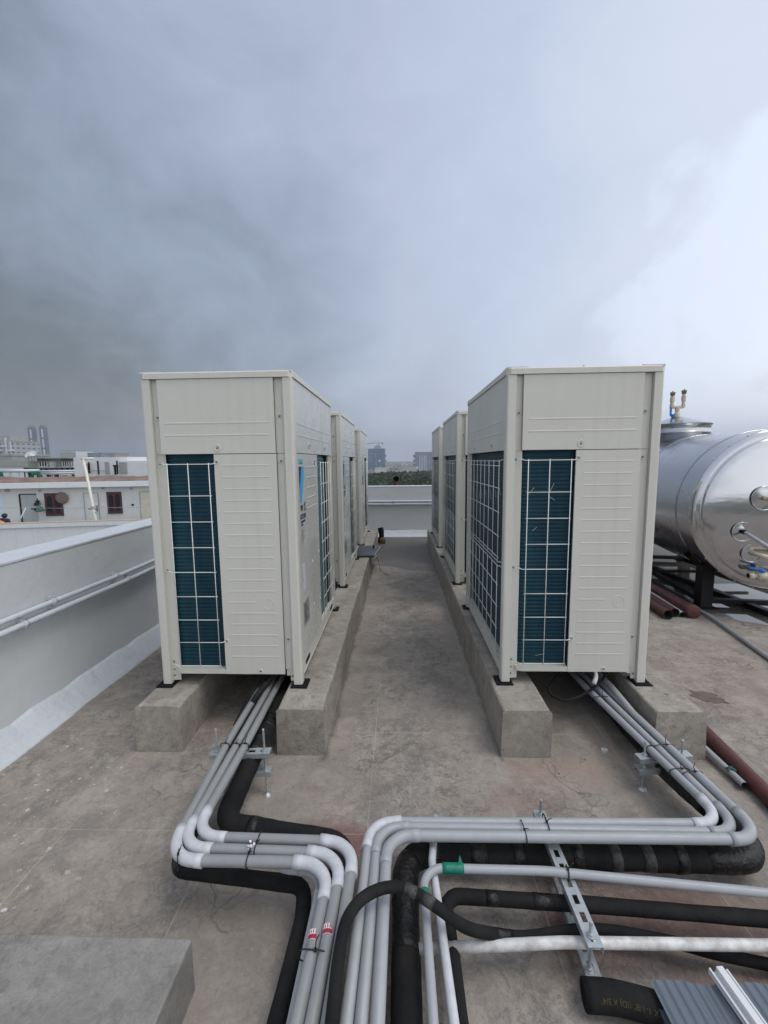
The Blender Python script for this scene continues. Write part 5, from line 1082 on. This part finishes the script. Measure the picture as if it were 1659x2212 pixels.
# low city: individual small houses scattered up to the haze
rnd = random.Random(21); protos = []
for i, mt in enumerate(('house', 'house2', 'stripe', 'house')):
    t = thing('city_house', 'small block of the distant city seen between the two office towers', 'house', (0, -9999, -20), 0, 'houses of the distant city')
    w_, d_, h_ = (10+4*i), 12, (7, 10, 5, 14)[i]
    m = MB(); m.box(-w_/2, w_/2, 0, d_, 0, h_); m.build('walls', mt, t); m = MB(); m.box(-w_/2-.2, w_/2+.2, -.2, d_+.2, h_+.01, h_+.7); m.box(-1.5, 2, 3, 6, h_+.71, h_+3); m.build('roof', 'conclt', t)
    protos.append(t)
first = [True]*4
for i in range(170):
    Y = 640*(1+3.6*(i/130)**1.4); xn = rnd.uniform(-.075, .125) if i < 130 else rnd.uniform(-1.0, -.42)
    if i >= 130: Y = 420+900*rnd.random()
    k = rnd.randrange(4)
    c = protos[k] if first[k] else copy_tree(protos[k]); first[k] = False
    c.location = (xn*Y, Y, -20); c.rotation_euler = (0, 0, rnd.uniform(-.5, .5)); s_ = rnd.uniform(.5, 1.0); c.scale = (s_*rnd.uniform(.8, 1.9), s_, s_*rnd.uniform(.7, 1.15))
    if i >= 130: c['label'] = 'small block of the distant city on the far left skyline'
# woodland between the end wall and the office towers (one mass)
def woodland():
    rs = np.random.RandomState(4); n_cr = 900; Vs = []; Fs = []; cols = []; k = 0
    for i in range(n_cr):
        Y = 120+ (430-120)*(rs.rand()**.8); X = rs.uniform(-.12, .16)*Y; R_ = rs.uniform(3.2, 6.4); H_ = rs.uniform(5.5, 10.5); n_l = 200
        th = rs.rand(n_l)*2*np.pi; ph = np.arccos(1-1.35*rs.rand(n_l)); rr = R_*(.72+.33*rs.rand(n_l)); bump = 1+.22*np.sin(th*3+i)*np.sin(ph*4+i*2)
        P = np.stack([X+rr*bump*np.cos(th)*np.sin(ph), Y+rr*bump*np.sin(th)*np.sin(ph), -20+H_-R_*.7+rr*bump*.8*np.cos(ph)], 1)
        a = rs.randn(n_l, 3); a /= np.linalg.norm(a, axis=1)[:, None]; b_ = np.cross(a, rs.randn(n_l, 3)); b_ /= np.linalg.norm(b_, axis=1)[:, None]
        s_ = ((.28+.42*rs.rand(n_l))*(1+Y/500))[:, None]; a *= s_; b_ *= s_*.8
        Vs.append(np.stack([P-a-b_, P+a-b_, P+a+b_, P-a+b_], 1).reshape(-1, 3)); Fs.append(np.arange(n_l*4).reshape(-1, 4)+k); k += n_l*4
        # dense inner lump so the ground does not show through
        m = 10; q = np.array([[X+R_*.80*np.cos(t_)*np.sin(p2), Y+R_*.80*np.sin(t_)*np.sin(p2), -20+H_-R_*.7+R_*.62*np.cos(p2)] for p2 in (.01, .6, 1.2, 1.8) for t_ in np.linspace(0, 2*np.pi, m, endpoint=False)])
        Vs.append(q); Fs += [np.array([[k+r_*m+j, k+r_*m+(j+1) % m, k+(r_+1)*m+(j+1) % m, k+(r_+1)*m+j] for r_ in range(3) for j in range(m)])]; k += len(q)
    V = np.concatenate(Vs); F = np.concatenate(Fs)
    me = bpy.data.meshes.new('woodland'); me.from_pydata(V.tolist(), [], F.tolist()); me.update()
    mt = mat('foliage', (.036, .058, .028), .9, var=1, vs=.12, col2=(.075, .088, .052), spec=.1); me.materials.append(mt)
    o = bpy.data.objects.new('woodland', me); COL.objects.link(o); tag(o, 'dark green treetops filling the view beyond the end parapet', 'trees', None, 'stuff')
woodland()
# ---------------------------------------------------------------- haze
hz = MB(); hz.box(-2600, 2600, -400, 3300, -22, 135); ho = hz.build('haze', 'wall', kind='stuff')
ho.data.materials.clear(); hm = bpy.data.materials.new('haze'); hm.use_nodes = True; ht = hm.node_tree; ht.nodes.clear()
pv = N(ht, 'ShaderNodeVolumePrincipled', inp={'Color': (.60, .655, .74, 1), 'Density': .00030, 'Anisotropy': .0}); om = N(ht, 'ShaderNodeOutputMaterial'); L(ht, pv.outputs[0], om.inputs['Volume']); ho.data.materials.append(hm)
tag(ho, 'pale grey blue haze over the distant city', 'haze', None, 'stuff')
